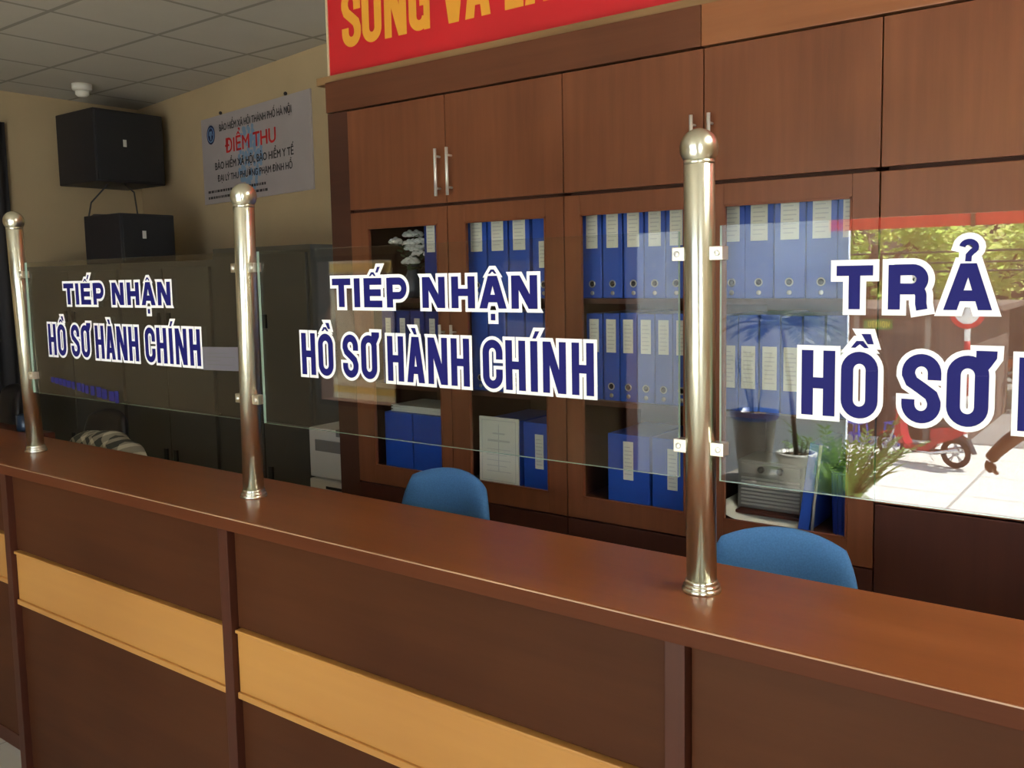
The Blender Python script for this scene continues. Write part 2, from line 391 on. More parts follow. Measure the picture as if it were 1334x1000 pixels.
# shop front wall behind the camera: window, solid part, wide doorway
FY0, FY1 = -3.72, -3.6
mb = MB()
mb.box(EW, -5.20, FY0, FY1, FZ, CEIL); mb.box(-5.20, -4.25, FY0, FY1, FZ, 0.62); mb.box(-5.20, -4.25, FY0, FY1, 1.86, CEIL)
mb.box(-4.25, -2.25, FY0, FY1, FZ, CEIL); mb.box(-2.25, 3.5, FY0, FY1, 2.62, CEIL); mb.box(.50, 1.55, FY0, FY1, FZ, 2.62); mb.box(1.55, 3.5, FY0, FY1, FZ, .55)
struct('wall_front', mb, 'wall_front')
w = struct('window_1', MB().box(-5.20, -5.16, FY0, FY1 + 0.02, 0.62, 1.86).box(-4.29, -4.25, FY0, FY1 + 0.02, 0.62, 1.86).box(-5.20, -4.25, FY0, FY1 + 0.02, 1.82, 1.86).box(-5.20, -4.25, FY0, FY1 + 0.02, 0.62, 0.66), 'doorwood')
d = struct('door_1', MB().box(-2.25, -2.20, FY0 - 0.01, FY1 + 0.02, FZ, 2.62).box(.45, .50, FY0 - 0.01, FY1 + 0.02, FZ, 2.62).box(-2.25, .50, FY0 - 0.01, FY1 + 0.02, 2.57, 2.62), 'doorwood')
struct('window_2', MB().box(1.55, 1.60, FY0 - .01, FY1 + .02, .55, 2.62).box(3.45, 3.5, FY0 - .01, FY1 + .02, .55, 2.62).box(1.6, 3.45, FY0 - .01, FY1 + .02, 2.57, 2.62).box(1.6, 3.45, FY0 - .01, FY1 + .02, .55, .60).box(2.5, 2.54, FY0 - .01, FY1 + .02, .6, 2.57), 'doorwood')
cur = MB()
pts = []
for i in range(41):
    y = 0.75 + 0.80 * i / 40; pts.append((EW + 0.035 + 0.018 * math.sin(i * 1.25), y))
vs = [(x, y, z) for z in (FZ + 0.02, 2.825) for x, y in pts]
cur.add(vs, [(i, i + 1, i + 42, i + 41) for i in range(40)], True)
o = cur.build('door_curtain', 'curtain'); o.modifiers.new('thick', 'SOLIDIFY').thickness = 0.006
tag(o, 'dark curtain hanging in front of the cream end wall', 'curtain')

# ------------------------------------------------------------------ counter
X_ST = [-2.535, -1.29, 0.022, 1.33, 2.64]      # stile centres
CT = 1.08
top = MB()
bm = MB()
mb = MB().box(-3.95, 2.66, -0.1775, 0.17, CT - 0.032, CT, 0.003, seg=3)
o = mb.build('countertop', 'top')
e = MB().box(-3.95, 2.66, -0.182, -0.1775, CT - 0.034, CT - 0.0025, 0.0015).build('edge_lipping', 'lipping', o); e['label'] = 'darker edge lipping'
a = MB().tube([(-3.95, -.1802, CT - .0022), (2.66, -.1802, CT - .0022)], .0017, 8).build('painted_highlight', 'painted_edge_highlight', e); a['label'] = 'pale painted edge highlight'
tag(o, 'long glossy red-brown wooden countertop carrying the steel posts', 'countertop')
def counter_unit(x0, x1, yf, label, last=False):
    t = thing('counter_unit', label, 'counter', ((x0 + x1) / 2, 0, FZ), 0, 'front panels of the service counter')
    L = Matrix.Translation((-(x0 + x1) / 2, 0, -FZ))
    z1 = CT - 0.0325
    MB().box(x0 - 0.019, x1 - 0.0215, yf + 0.012, 0.13, FZ, z1).xform(L).build('carcass', 'panel', t)
    MB().box(x0 + 0.022, x1 - 0.022, yf, yf + 0.014, 0.765, z1 - 0.005, 0.002).xform(L).build('upper_panel', 'panel', t)
    MB().box(x0 + 0.022, x1 - 0.022, yf, yf + 0.014, FZ + 0.06, 0.575, 0.002).xform(L).build('lower_panel', 'panel', t)
    hb = MB().box(x0 + 0.023, x1 - 0.023, yf - 0.006, yf + 0.013, 0.583, 0.757, 0.002).xform(L).build('band', 'honey', t)
    hb['label'] = 'honey coloured wooden band'
    b = MB().box(x0 + 0.023, x1 - 0.023, yf - 0.014, yf + 0.012, 0.752, 0.762, 0.003).box(x0 + 0.023, x1 - 0.023, yf - 0.014, yf + 0.012, 0.572, 0.590, 0.003)
    b.xform(L).build('bead', 'honey', hb)
    MB().box(x0 - 0.020, x0 + 0.020, yf - 0.022, yf + 0.02, FZ, z1, 0.002).xform(L).build('stile', 'stile', t)
    MB().box(x0 + 0.022, x1 - 0.022, yf - 0.004, yf + 0.013, FZ, FZ + 0.06, 0.002).xform(L).build('plinth', 'stile', t)
    return t
counter_unit(X_ST[0], X_ST[1], -0.13, 'dark counter front with a honey band between the two thinner-looking steel posts')
counter_unit(X_ST[1], X_ST[2], -0.13, 'dark counter front with honey band, below the middle glass screen')
counter_unit(X_ST[2], X_ST[3], -0.13, 'dark counter front panel just past the big steel post')
counter_unit(X_ST[3], X_ST[4], -0.13, 'dark counter front panel at the street end of the counter')
counter_unit(-3.80, X_ST[0] - 0.022, -0.05, 'set-back dark counter front beyond the farther end stile')
o = MB().box(-4.6, -3.02, 0.175, 0.275, CT - 0.05, CT - 0.008, 0.006).build('desk_top', 'stile')
o.name = 'return_desk'; tag(o, 'dark maroon desk top joined behind the far end of the counter', 'desk')
for xx in (-4.55, -3.09):
    MB().box(xx - 0.02, xx + 0.02, 0.2, 0.25, FZ, CT - 0.05, 0.003).build('leg', 'stile', o)

# ------------------------------------------------------------------ posts
PR = 0.0283
def post(xb, xt, label, sides):
    t = thing('steel_post', label, 'post', (xb, 0, CT), 0, 'steel posts on the counter')
    sh = Matrix.Identity(4); sh[0][2] = (xt - xb) / 0.828
    zc = 0.828
    m = MB().lathe([(0.0365, 0.0), (0.0370, 0.002), (0.0370, 0.006), (0.0350, 0.008), (0.0335, 0.008), (0.0345, 0.010), (0.0345, 0.013), (0.0325, 0.015), (0.0305, 0.015), (0.0312, 0.017), (0.0312, 0.020), (0.0300, 0.023), (0.0283, 0.023)], n=48)
    m.xform(sh).build('flange', 'steel', t)
    m = MB().lathe([(PR, 0.02), (PR, zc - 0.028), (PR * 0.95, zc - 0.026)], n=48); m.xform(sh).build('pole', 'steel', t)
    m = MB().lathe([(0.0284, zc - 0.030), (0.0284, zc - 0.022)], n=48); m.ball((0, 0, zc), 0.0352, 40)
    m.xform(sh).build('ball_cap', 'steel', t)
    for s in sides:
        for z in (1.717 - CT, 1.357 - CT):
            k = MB().box(min(s * 0.024, s * 0.0505), max(s * 0.024, s * 0.0505), -0.013, 0.013, z - 0.0125, z + 0.0125, 0.0015)
            cl = k.xform(sh).build('clamp', 'steel_clamp', t)
            MB().lathe([(0.0055, 0), (0.0055, 0.002), (0.004, 0.003)], n=16, mat=sh @ Matrix.Translation((s * 0.040, -0.013, z)) @ Matrix.Rotation(PI / 2, 4, 'X')).build('screw', 'alu', cl)
    return t
post(0.003, -0.003, 'big polished steel post in front of the two blue chairs, four glass clamps', (-1, 1))
post(-1.352, -1.336, 'middle steel post, its ball top below the wall sign', (-1, 1))
post(-2.605, -2.655, 'slim-looking steel post at the far end, below the black speakers', (1,))

# ------------------------------------------------------------------ lettering drawn as strokes and outlines
def arc(cx, cy, rx, ry, a0, a1, n=14):
    return [(cx + rx * math.cos(math.radians(a0 + (a1 - a0) * i / n)), cy + ry * math.sin(math.radians(a0 + (a1 - a0) * i / n))) for i in range(n + 1)]
def R_(x0, y0, x1, y1): return ('p', [(x0, y0), (x1, y0), (x1, y1), (x0, y1)])
def P_(*pts): return ('p', list(pts))
def S_(pts, t, closed=False): return ('s', pts, t, closed)
def ring(w, H, t):
    r = w / 2 - t / 2; ry = min(r * 1.05, H / 2 - t / 2); lo = t / 2 + ry - 0.02 * H * 0; hi = H - t / 2 - ry
    return arc(w / 2, hi, r, ry, 0, 180) + arc(w / 2, lo, r, ry, 180, 360)
def glyph(ch, w, H, t, th):
    if ch == 'H': return [R_(0, 0, t, H), R_(w - t, 0, w, H), R_(0, (H - th) / 2, w, (H + th) / 2)]
    if ch == 'I': return [R_(0, 0, w, H)]
    if ch == 'T': return [R_((w - t) / 2, 0, (w + t) / 2, H), R_(0, H - th, w, H)]
    if ch == 'E': return [R_(0, 0, t, H), R_(0, 0, w, th), R_(0, H - th, w * 0.98, H), R_(0, H / 2 - th / 2, w * 0.93, H / 2 + th / 2)]
    if ch == 'L': return [R_(0, 0, t, H), R_(0, 0, w, th)]
    if ch == 'M': return [R_(0, 0, t * .9, H), R_(w - t * .9, 0, w, H), P_((0, H), (t, H), (w / 2 + t * .3, 0), (w / 2 - t * .4, 0)), P_((w, H), (w - t, H), (w / 2 - t * .3, 0), (w / 2 + t * .4, 0))]
    if ch == 'N': return [R_(0, 0, t * .96, H), R_(w - t * .96, 0, w, H), P_((0, H), (w - t * 1.12, 0), (w, 0), (t * 1.12, H))]
    if ch == 'A':
        a = t * .62
        return [P_((0, 0), (t * 1.06, 0), (w / 2 + a * .55, H), (w / 2 - a, H)), P_((w - t * 1.06, 0), (w, 0), (w / 2 + a, H), (w / 2 - a * .55, H)), P_((w * .22, H * .19), (w * .78, H * .19), (w * .72, H * .19 + th), (w * .28, H * .19 + th))]
    if ch == 'V':
        a = t * .62
        return [P_((0, H), (w / 2 - a, 0), (w / 2 + a * .55, 0), (t * 1.06, H)), P_((w, H), (w - t * 1.06, H), (w / 2 - a * .55, 0), (w / 2 + a, 0))]
    if ch == 'O': return [S_(ring(w, H, t), t, True)]
    r = w / 2 - t / 2; ry = min(r * 1.05, H / 2 - t / 2); hi = H - t / 2 - ry; lo = t / 2 + ry
    if ch == 'C': return [S_([(w - t / 2, H * .60)] + arc(w / 2, hi, r, ry, 0, 180) + arc(w / 2, lo, r, ry, 180, 360) + [(w - t / 2, H * .40)], t)]
    if ch == 'G': return [S_([(w - t / 2, H * .64)] + arc(w / 2, hi, r, ry, 0, 180) + arc(w / 2, lo, r, ry, 180, 350), t), R_(w * .52, H * .40, w, H * .40 + th), R_(w - t * .8, 0, w, H * .45)]
    if ch == 'U': return [S_([(t / 2, H)] + arc(w / 2, lo, r, ry, 180, 360) + [(w - t / 2, H)], t)]
    if ch == 'P': 
        b = H * .40; rr = (H - th / 2 - b) / 2
        return [R_(0, 0, t, H), S_([(t * .5, H - th / 2)] + arc(w - t / 2 - rr, H - th / 2 - rr, rr, rr, 90, -90) + [(t * .5, b)], th * 1.05)]
    if ch == 'R':
        b = H * .46; rr = (H - th / 2 - b) / 2
        x = w - t / 2
        return [R_(0, 0, t, H), S_([(t * .5, H - th / 2)] + arc(x - rr, H - th / 2 - rr, rr, rr, 90, -90) + [(t * .5, b)], th * 1.05),
                S_([(w * .5, b)] + arc(x - w * .20, b - H * .16, w * .17, H * .16, 90, 0, 8) + [(x - w * .03, H * .14), (x - w * .0, 0.0)], t * .92)]
    if ch == 'S':
        x0 = t / 2; x1 = w - t / 2
        path = [(x1, H * .63)] + arc(w / 2, hi, r, ry, 0, 180) + [(x0, H * .70), (x0 + r * .25, H * .60), (w / 2, H * .51), (x1 - r * .22, H * .41), (x1, H * .31)] + arc(w / 2, lo, r, ry, 0, -180) + [(x0, H * .34)]
        return [S_(path, t)]
    return []
def marks(kind, w, H, t, s):
    """tone marks above a letter of width w; s = mark scale in metres"""
    c = w / 2; g = H * 1.04
    hat = lambda cx, y, a: P_((cx - a, y), (cx - a * .38, y + a * .80), (cx + a * .38, y + a * .80), (cx + a, y), (cx + a * .50, y), (cx, y + a * .42), (cx - a * .50, y))
    out = []
    for k in kind:
        if k == '^': out.append(hat(c, g + s * .08, s * .62))
        elif k == "'": 
            x = c + s * (.55 if '^' in kind else -.15); y = g + s * (.52 if '^' in kind else .05)
            out.append(P_((x, y), (x + s * .42, y), (x + s * .86, y + s * .72), (x + s * .34, y + s * .72)))
        elif k == '`':
            x = c + s * (.95 if '^' in kind else .30); y = g + s * (.36 if '^' in kind else .05)
            out.append(P_((x - s * .42, y), (x, y), (x - s * .22, y + s * .72), (x - s * .86, y + s * .72)))
        elif k == '.': out.append(R_(c - s * .33, -H * .16 - s * .75, c + s * .33, -H * .16))
        elif k == '?':
            out.append(S_(arc(c, g + s * .98, s * .42, s * .36, 175, -60, 12) + [(c, g + s * .42), (c - s * .02, g)], s * .40))
        elif k == '+': out.append(P_((w - t * .95, H * .88), (w - t * .95, H * 1.07), (w + t * .52, H * 1.07), (w + t * .50, H * .97), (w + t * .12, H * .86), (w - t * .2, H * .78)))
    return out
def off_poly(pts, d):
    n = len(pts); out = []
    area = sum(pts[i][0] * pts[(i + 1) % n][1] - pts[(i + 1) % n][0] * pts[i][1] for i in range(n))
    if area < 0: pts = pts[::-1]
    for i in range(n):
        p0 = Vector(pts[i - 1]); p1 = Vector(pts[i]); p2 = Vector(pts[(i + 1) % n])
        a = (p1 - p0).normalized(); b = (p2 - p1).normalized()
        na = Vector((a.y, -a.x)); nb = Vector((b.y, -b.x)); m = na + nb
        if m.length < 1e-6: m = na.copy()
        m.normalize(); k = d / max(0.42, m.dot(na)); q = p1 + m * k; out.append((q.x, q.y))
    return out
def letter_faces(prims, d):
    polys = []
    for pr in prims:
        if pr[0] == 'p':
            polys.append(off_poly(pr[1], d) if d else (pr[1] if True else 0))
        else:
            _, pts, t, closed = pr; pts = [Vector(p) for p in pts]
            q = [pts[0]]
            for p in pts[1:]:
                if (p - q[-1]).length > 1e-5: q.append(p)
            if closed and (q[0] - q[-1]).length < 1e-5: q.pop()
            N = len(q); hw = t / 2 + d; Lf = []; Rt = []
            for i in range(N):
                if closed: a = (q[i] - q[i - 1]).normalized(); b = (q[(i + 1) % N] - q[i]).normalized()
                else:
                    a = (q[i] - q[i - 1]).normalized() if i else (q[1] - q[0]).normalized()
                    b = (q[i + 1] - q[i]).normalized() if i < N - 1 else a
                na = Vector((-a.y, a.x)); nb = Vector((-b.y, b.x)); m = (na + nb).normalized(); k = hw / max(0.6, m.dot(na))
                p = q[i]
                if not closed and i == 0: p = p - a * d
                if not closed and i == N - 1: p = p + a * d
                Lf.append(p + m * k); Rt.append(p - m * k)
            for i in range(N if closed else N - 1):
                j = (i + 1) % N
                polys.append([tuple(Rt[i]), tuple(Rt[j]), tuple(Lf[j]), tuple(Lf[i])])
    return polys
def word(mb, letters, z, H, t, th, d, y, ms):
    """letters: (char, x, width, marks)"""
    for li, (ch, x, w, mk) in enumerate(letters):
        pr = glyph(ch, w, H, t, th) + marks(mk, w, H, t, ms)
        for pi_, q in enumerate(pr):
            yy = y - .00005 * pi_ - .000022 * (li % 2)
            for k_, poly in enumerate(letter_faces([q], d)):
                mb.add([(x + u, yy - (.0000107 * k_ if q[0] == 's' else 0), z + v) for u, v in poly], [tuple(range(len(poly)))])
def split_words(row, gap):
    out = [[row[0]]]
    for a, b in zip(row, row[1:]):
        if b[1] - (a[1] + a[2]) > gap: out.append([])
        out[-1].append(b)
    return out
ROW1 = [('T', -.992, .066, ''), ('I', -.914, .0205, ''), ('E', -.880, .062, "^'"), ('P', -.803, .067, ''), ('N', -.689, .069, ''), ('H', -.601, .068, ''), ('A', -.521, .075, '^.'), ('N', -.433, .068, '')]
ROW2 = [('H', -1.117, .053, ''), ('O', -1.053, .056, '^`'), ('S', -.962, .055, ''), ('O', -.897, .055, '+'), ('H', -.807, .053, ''), ('A', -.744, .056, '`'), ('N', -.677, .059, ''), ('H', -.607, .054, ''), ('C', -.515, .055, ''), ('H', -.452, .053, ''), ('I', -.386, .0185, "'"), ('N', -.354, .058, ''), ('H', -.282, .053, '')]
ROW3 = [('T', .249, .059, ''), ('R', .332, .061, ''), ('A', .415, .069, '?')]
ROW4 = [('H', .192, .057, ''), ('O', .259, .060, '^`'), ('S', .356, .059, ''), ('O', .423, .060, '+'), ('H', .523, .057, ''), ('A', .590, .060, '`'), ('N', .661, .063, ''), ('H', .735, .058, ''), ('C', .833, .059, ''), ('H', .901, .057, ''), ('I', .971, .020, "'"), ('N', 1.005, .062, ''), ('H', 1.081, .057, '')]
def shift(row, dx): return [(c, x + dx, w, m) for c, x, w, m in row]
def glass_screen(x0, x1, z0, z1, label, rows, smear=False):
    xm = (x0 + x1) / 2
    t = thing('glass_screen', label, 'glass screen', (xm, 0, z0), 0, 'clear glass screens between the posts')
    L = Matrix.Translation((-xm, 0, -z0))
    h = 0.004
    m = MB(); m.quad((x0, -h, z0), (x1, -h, z0), (x1, -h, z1), (x0, -h, z1)); m.quad((x0, h, z0), (x0, h, z1), (x1, h, z1), (x1, h, z0))
    m.xform(L).build('sheet', 'glass', t)
    m = MB(); m.quad((x0, -h, z0), (x0, -h, z1), (x0, h, z1), (x0, h, z0)); m.quad((x1, -h, z0), (x1, h, z0), (x1, h, z1), (x1, -h, z1))
    m.quad((x0, -h, z0), (x0, h, z0), (x1, h, z0), (x1, -h, z0)); m.quad((x0, -h, z1), (x1, -h, z1), (x1, h, z1), (x0, h, z1))
    m.xform(L).build('polished_edge', 'glass_edge', t)
    for row, z, H, tt, th, d, ms in rows:
        for wd in split_words(row, .030):
            b = MB(); word(b, wd, z, H, tt, th, d, -h - 0.0005, ms); wo = b.xform(L).build('lettering_outline', 'vinyl_white', t); wo['label'] = 'white outline of the lettering'
            b = MB(); word(b, wd, z, H, tt, th, 0.0, -h - 0.0013, ms); bl = b.xform(L).build('lettering', 'vinyl_blue', wo); bl['label'] = 'navy blue lettering'
    if smear:
        b = MB(); rnd = random.Random(3); x = -2.45
        while x < -2.02:
            wd = rnd.uniform(.018, .034); zz = 1.351 - (x + 2.45) * 0.085
            hh = .020 + .020 * (x + 2.45) / .43
            b.box(x, x + wd, -h - .0012, -h - .0008, zz - hh / 2, zz + hh / 2 * rnd.uniform(.7, 1)); x += wd + (.004 if rnd.random() < .75 else .012)
        s = b.xform(L).build('faded_lettering', 'smear_blue', t); s['label'] = 'small faded blue lettering'
    return t
D1 = (1.6125, 0.0705, 0.0205, 0.0165, 0.0078, 0.0215); 
def rows_for(dx): return [(shift(ROW1, dx), 1.6125, .0705, .0205, .0165, .0078, .0190), (shift(ROW2, dx), 1.4375, .1075, .0180, .0175, .0075, .0215)]
glass_screen(-2.587, -1.372, 1.296, 1.759, 'glass screen at the far end, white-edged navy lettering and a faded blue line beneath', rows_for(-1.331), True)
glass_screen(-1.286, -.043, 1.294, 1.759, 'middle glass screen with complete white-edged navy lettering in front of the blue binders', rows_for(0))
glass_screen(.040, 1.288, 1.297, 1.766, 'glass screen mirroring the sunny street, bigger white-edged navy lettering',
             [(ROW3, 1.6170, .0722, .0185, .0168, .0095, .0225), (ROW4, 1.4345, .1120, .0200, .0190, .0085, .0235)])

# ------------------------------------------------------------------ cupboards
YC = 1.199
DX = [-2.200, -1.648, -1.095, -.552, -.004, .544, 1.092, 1.640, 2.188]
Z_UP0, Z_UP1, Z_G0, Z_G1 = 1.972, 2.390, 0.788, 1.962
GO0, GO1 = 0.866, 1.893
SHELF = [1.592, 1.222, 0.852]
def bar_handle(parent, x, z0, z1, y, L):
    m = MB().tube([(x, y - .030, z0), (x, y - .030, z1)], .0062, 12)
    for z in (z0 + .03, z1 - .03): m.tube([(x, y, z), (x, y - .030, z)], .0045, 8)
    return m.xform(L).build('handle', 'alu', parent)
def glass_door(parent, x0, x1, gx0, gx1, hx, L):
    g = .0025
    y0, y1 = YC, YC + .022
    m = MB().box(x0 + g, gx0, y0, y1, Z_G0, Z_G1 - g, .0015).box(gx1, x1 - g, y0, y1, Z_G0, Z_G1 - g, .0015).box(gx0, gx1, y0, y1, Z_G0, GO0, .0015).box(gx0, gx1, y0, y1, GO1, Z_G1 - g, .0015)
    d = m.xform(L).build('glass_door', 'cab_v', parent)
    m = MB(); m.quad((gx0, y0 + .012, GO0), (gx1, y0 + .012, GO0), (gx1, y0 + .012, GO1), (gx0, y0 + .012, GO1))
    m.xform(L).build('pane', 'door_glass', d)
    b = .006
    m = MB().box(gx0, gx1, y0 - .002, y0 + .010, GO0, GO0 + b).box(gx0, gx1, y0 - .002, y0 + .010, GO1 - b, GO1).box(gx0, gx0 + b, y0 - .002, y0 + .010, GO0, GO1).box(gx1 - b, gx1, y0 - .002, y0 + .010, GO0, GO1)
    m.xform(L).build('glazing_bead', 'cab_h', d)
    bar_handle(d, hx, 1.30, 1.49, y0, L)
    return d
def cupboard(i0, n, label, glass, handles=True, xl=None):
    x0 = DX[i0]; x1 = DX[i0 + n]; xl = x0 if xl is None else xl; xm = (x0 + x1) / 2
    t = thing('cupboard', label, 'cupboard', (xm, YC, FZ), 0, 'wall of wooden cupboards')
    L = Matrix.Translation((-xm, -YC, -FZ)); Y1 = 1.74; ZT = 2.395
    m = MB()
    if xl < x0: m.box(xl, x0, YC + .004, Y1, FZ, ZT, .003)
    else: m.box(x0 + .0005, x0 + .018, YC + .024, Y1, FZ, ZT)
    m.box(x1 - .018, x1 - .0005, YC + .024, Y1, FZ, ZT)
    m.box(x0, x1, Y1 - .012, Y1, FZ, ZT); m.box(x0, x1, YC + .024, Y1, ZT - .02, ZT); m.box(x0, x1, YC + .024, Y1, Z_UP0 - .018, Z_UP0 + .004); m.box(x0, x1, YC + .024, Y1, .74, .79); m.box(x0, x1, YC + .03, Y1, FZ, FZ + .08)
    for k in range(1, n): m.box(DX[i0 + k] - .009, DX[i0 + k] + .009, YC + .024, Y1, FZ, ZT)
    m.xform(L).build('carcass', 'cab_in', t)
    for k in range(n):
        a, b = DX[i0 + k], DX[i0 + k + 1]
        m = MB().box(a + .002, b - .002, YC, YC + .022, Z_UP0, Z_UP1, .002)
        ud = m.xform(L).build('upper_door', 'cab_v', t)
        hx = (b - .030) if k % 2 == 0 else (a + .030)
        bar_handle(ud, hx, 1.998, 2.182, YC, L)
        zl = .782 if glass[k] else .985
        m = MB().box(a + .002, b - .002, YC, YC + .022, FZ + .085, zl, .002)
        ld = m.xform(L).build('lower_door', 'cab_low', t); ld['label'] = 'base door, shade put into its colour'
        if glass[k]:
            for zs in SHELF:
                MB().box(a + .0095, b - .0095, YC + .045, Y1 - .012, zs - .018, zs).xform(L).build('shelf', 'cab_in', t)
            glass_door(t, a, b, glass[k][0], glass[k][1], hx, L)
        else:
            m = MB().box(a + .002, b - .002, YC, YC + .022, .990, Z_G1 - .0025, .002)
            pd = m.xform(L).build('panel_door', 'cab_v', t)
    return t
GLS = [(-2.098, -1.702), (-1.560, -1.176), (-1.028, -.618), (-.482, -.082)]
cupboard(0, 2, 'wooden cupboard at the printer end, pair of steel bar handles on its upper doors', GLS[0:2], xl=-2.325)
cupboard(2, 2, 'wooden cupboard behind the big steel post, rows of blue binders behind its glass', GLS[2:4])
cupboard(4, 2, 'wooden cupboard with plain doors behind the street-mirroring glass screen', (None, None))
cupboard(6, 2, 'plain wooden cupboard at the street end of the cupboard wall', (None, None))
# fascia above the doors, in two lengths that meet above the steel post
def fascia(x0, x1, mat, label):
    o = MB().box(x0 + .001, x1 - .001, YC - .004, 1.30, 2.397, 2.527, .003).build('cornice_board', mat)
    tag(o, label, 'cornice board', None)
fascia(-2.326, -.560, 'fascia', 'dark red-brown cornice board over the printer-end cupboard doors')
fascia(-.560, 2.2, 'fascia_glow', 'cornice board, glow put into its colour, over the cupboard doors past the steel post')

# ------------------------------------------------------------------ binders
def binder(x, z, w, h, label, group, lab=(.18, .31), ringz=(.052, .019), y=1.268, mat='binder', has_label=True, lean=0.0, lw=.6):
    t = thing('lever_arch_binder', label, 'binder', (x, y, z), 0, group)
    if lean: t.rotation_euler = (0, lean, 0)
    MB().box(-w / 2, w / 2, 0, .28, 0, h, .003).build('cover', mat, t)
    if has_label:
        lo = min(lab[1], h - .004)
        s = MB().box(-w * lw / 2, w * lw / 2, -.0012, .001, lab[0], lo).build('spine_label', 'paper', t); s['label'] = 'white spine label'
        m = MB(); k = 0; zz = lo - .02
        while zz > lab[0] + .012:
            m.box(-w * lw * .36, w * lw * (.36 if k % 3 else .2), -.0016, -.001, zz - .002, zz + .0015); zz -= .014; k += 1
        m.build('label_print', 'print', s)
    if ringz:
        rr = .0115
        ring_ = [(rr * math.cos(2 * PI * i / 20), -.0015, ringz[0] + rr * math.sin(2 * PI * i / 20)) for i in range(20)]
        f = MB().tube(ring_, .0024, 6, True).build('finger_ring', 'ring', t)
        MB().lathe([(.0095, 0), (.0095, .001)], n=16, mat=Matrix.Translation((0, -.0003, ringz[0])) @ Matrix.Rotation(PI / 2, 4, 'X')).build('finger_hole', 'hole', f)
        MB().lathe([(.008, 0), (.008, .0012), (.005, .002)], n=14, mat=Matrix.Translation((0, 0, ringz[1])) @ Matrix.Rotation(PI / 2, 4, 'X')).build('rivet', 'ring', t)
    return t
ORD = ['first', 'second', 'third', 'fourth', 'fifth', 'sixth', 'seventh']
def row(xs, z, w, shelf, door, group, **k):
    for i, x in enumerate(xs):
        binder(x, z + .0005, w - .003 if not isinstance(w, list) else w[i], .315 + .002 * ((i * 7) % 3), 'blue binder, %s along from the printer side, %s shelf, %s' % (ORD[i], shelf, door), group, **k)
# third glass door (just before the steel post)
row([-1.020, -.935, -.850, -.766, -.684], SHELF[0], .082, 'top', 'glass door beside the steel post', 'binders on the top shelf by the post')
row([-1.014, -.943, -.873, -.802, -.733, -.664], SHELF[1], .069, 'middle', 'glass door beside the steel post', 'binders on the middle shelf by the post', lab=(.175, .295))
binder(-.876, SHELF[2] + .0005, .17, .25, 'wide blue box binder with narrow label, bottom shelf beside the steel post', 'binders on the bottom shelves', lab=(.085, .225), ringz=None, lw=.24)
binder(-.700, SHELF[2] + .0005, .16, .25, 'blue box binder hidden partly by the steel post, bottom shelf', 'binders on the bottom shelves', lab=(.07, .215), ringz=None, lw=.24)
# second glass door
row([-1.557, -1.452, -1.347], SHELF[0], .100, 'top', 'second glass door', 'binders on the top shelf, second door', lab=(.185, .32))
binder(-1.235, SHELF[0] + .0005, .100, .318, 'blue binder whose label sits lower, top shelf, against the second door stile', 'binders on the top shelf, second door', lab=(.115, .215), lw=.4)
row([-1.552, -1.462, -1.372, -1.282, -1.196], SHELF[1], .084, 'middle', 'second glass door', 'binders on the middle shelf, second door', mat='binder', has_label=False)
for k, (x, w_) in enumerate(((-1.44, .16), (-1.268, .15))):
    binder(x, SHELF[2] + .0005, w_, .26, ('blue box binder standing behind the framed white certificate', 'blue box binder with narrow label next to the white certificate')[k], 'binders on the bottom shelves', lab=(.08, .215), ringz=None, has_label=k == 1, lw=.26)
t = thing('certificate', 'white certificate with thin printed border propped on the bottom shelf', 'certificate', (-1.452, 1.246, SHELF[2] + .002), 0)
t.rotation_euler = (-.02, 0, 0)
s = MB().box(-.098, .098, 0, .006, 0, .268, .001).build('sheet', 'paper', t)
m = MB()
for a, b, c, d_ in ((-.085, .085, .012, .0145), (-.085, .085, .2535, .256), (-.085, -.0825, .012, .256), (.0825, .085, .012, .256)): m.box(a, b, -.0006, .0004, c, d_)
m.box(-.03, .03, -.0006, .0004, .20, .206); m.box(-.055, .055, -.0006, .0004, .17, .178); m.box(-.002, .002, -.0006, .0004, .05, .24)
for k in range(5): m.box(-.06, .06 - .02 * (k % 2), -.0006, .0004, .05 + k * .022, .0525 + k * .022)
m.build('print', 'print', s)
# first glass door
binder(-1.800, SHELF[0] + .0005, .075, .315, 'dark blue binder beside the white flowers, top shelf, printer-end door', 'binders behind the printer-end door', lab=(.19, .31), mat='binder_dark')
binder(-1.722, SHELF[0] + .0005, .072, .315, 'dark blue binder tucked behind the first door stile, top shelf', 'binders behind the printer-end door', has_label=False, mat='binder_dark')
row([-2.06, -1.975, -1.89, -1.805, -1.725], SHELF[1], .080, 'middle', 'printer-end glass door', 'binders behind the printer-end door', mat='binder_dark', lab=(.20, .285), lw=.4)
t = thing('paper_stack', 'loose stack of white papers lying on the bottom shelf behind the printer-end door', 'papers', (-1.93, 1.29, SHELF[2] + .245), 0.0)
for k in range(7):
    a = MB().box(-.15 + .004 * (k % 3), .15 + .003 * (k % 2), .0, .21, k * .004, k * .004 + .0035).build('sheet', 'paper', t); a.rotation_euler = (0, 0, .03 * math.sin(k * 2.1))
for k, x in enumerate((-2.02, -1.85)):
    binder(x, SHELF[2] + .0005, .16, .243, ('blue box binder carrying the papers, at the first door hinge side', 'blue box binder carrying the papers, nearer the middle stile')[k], 'binders on the bottom shelves', has_label=False, ringz=None)
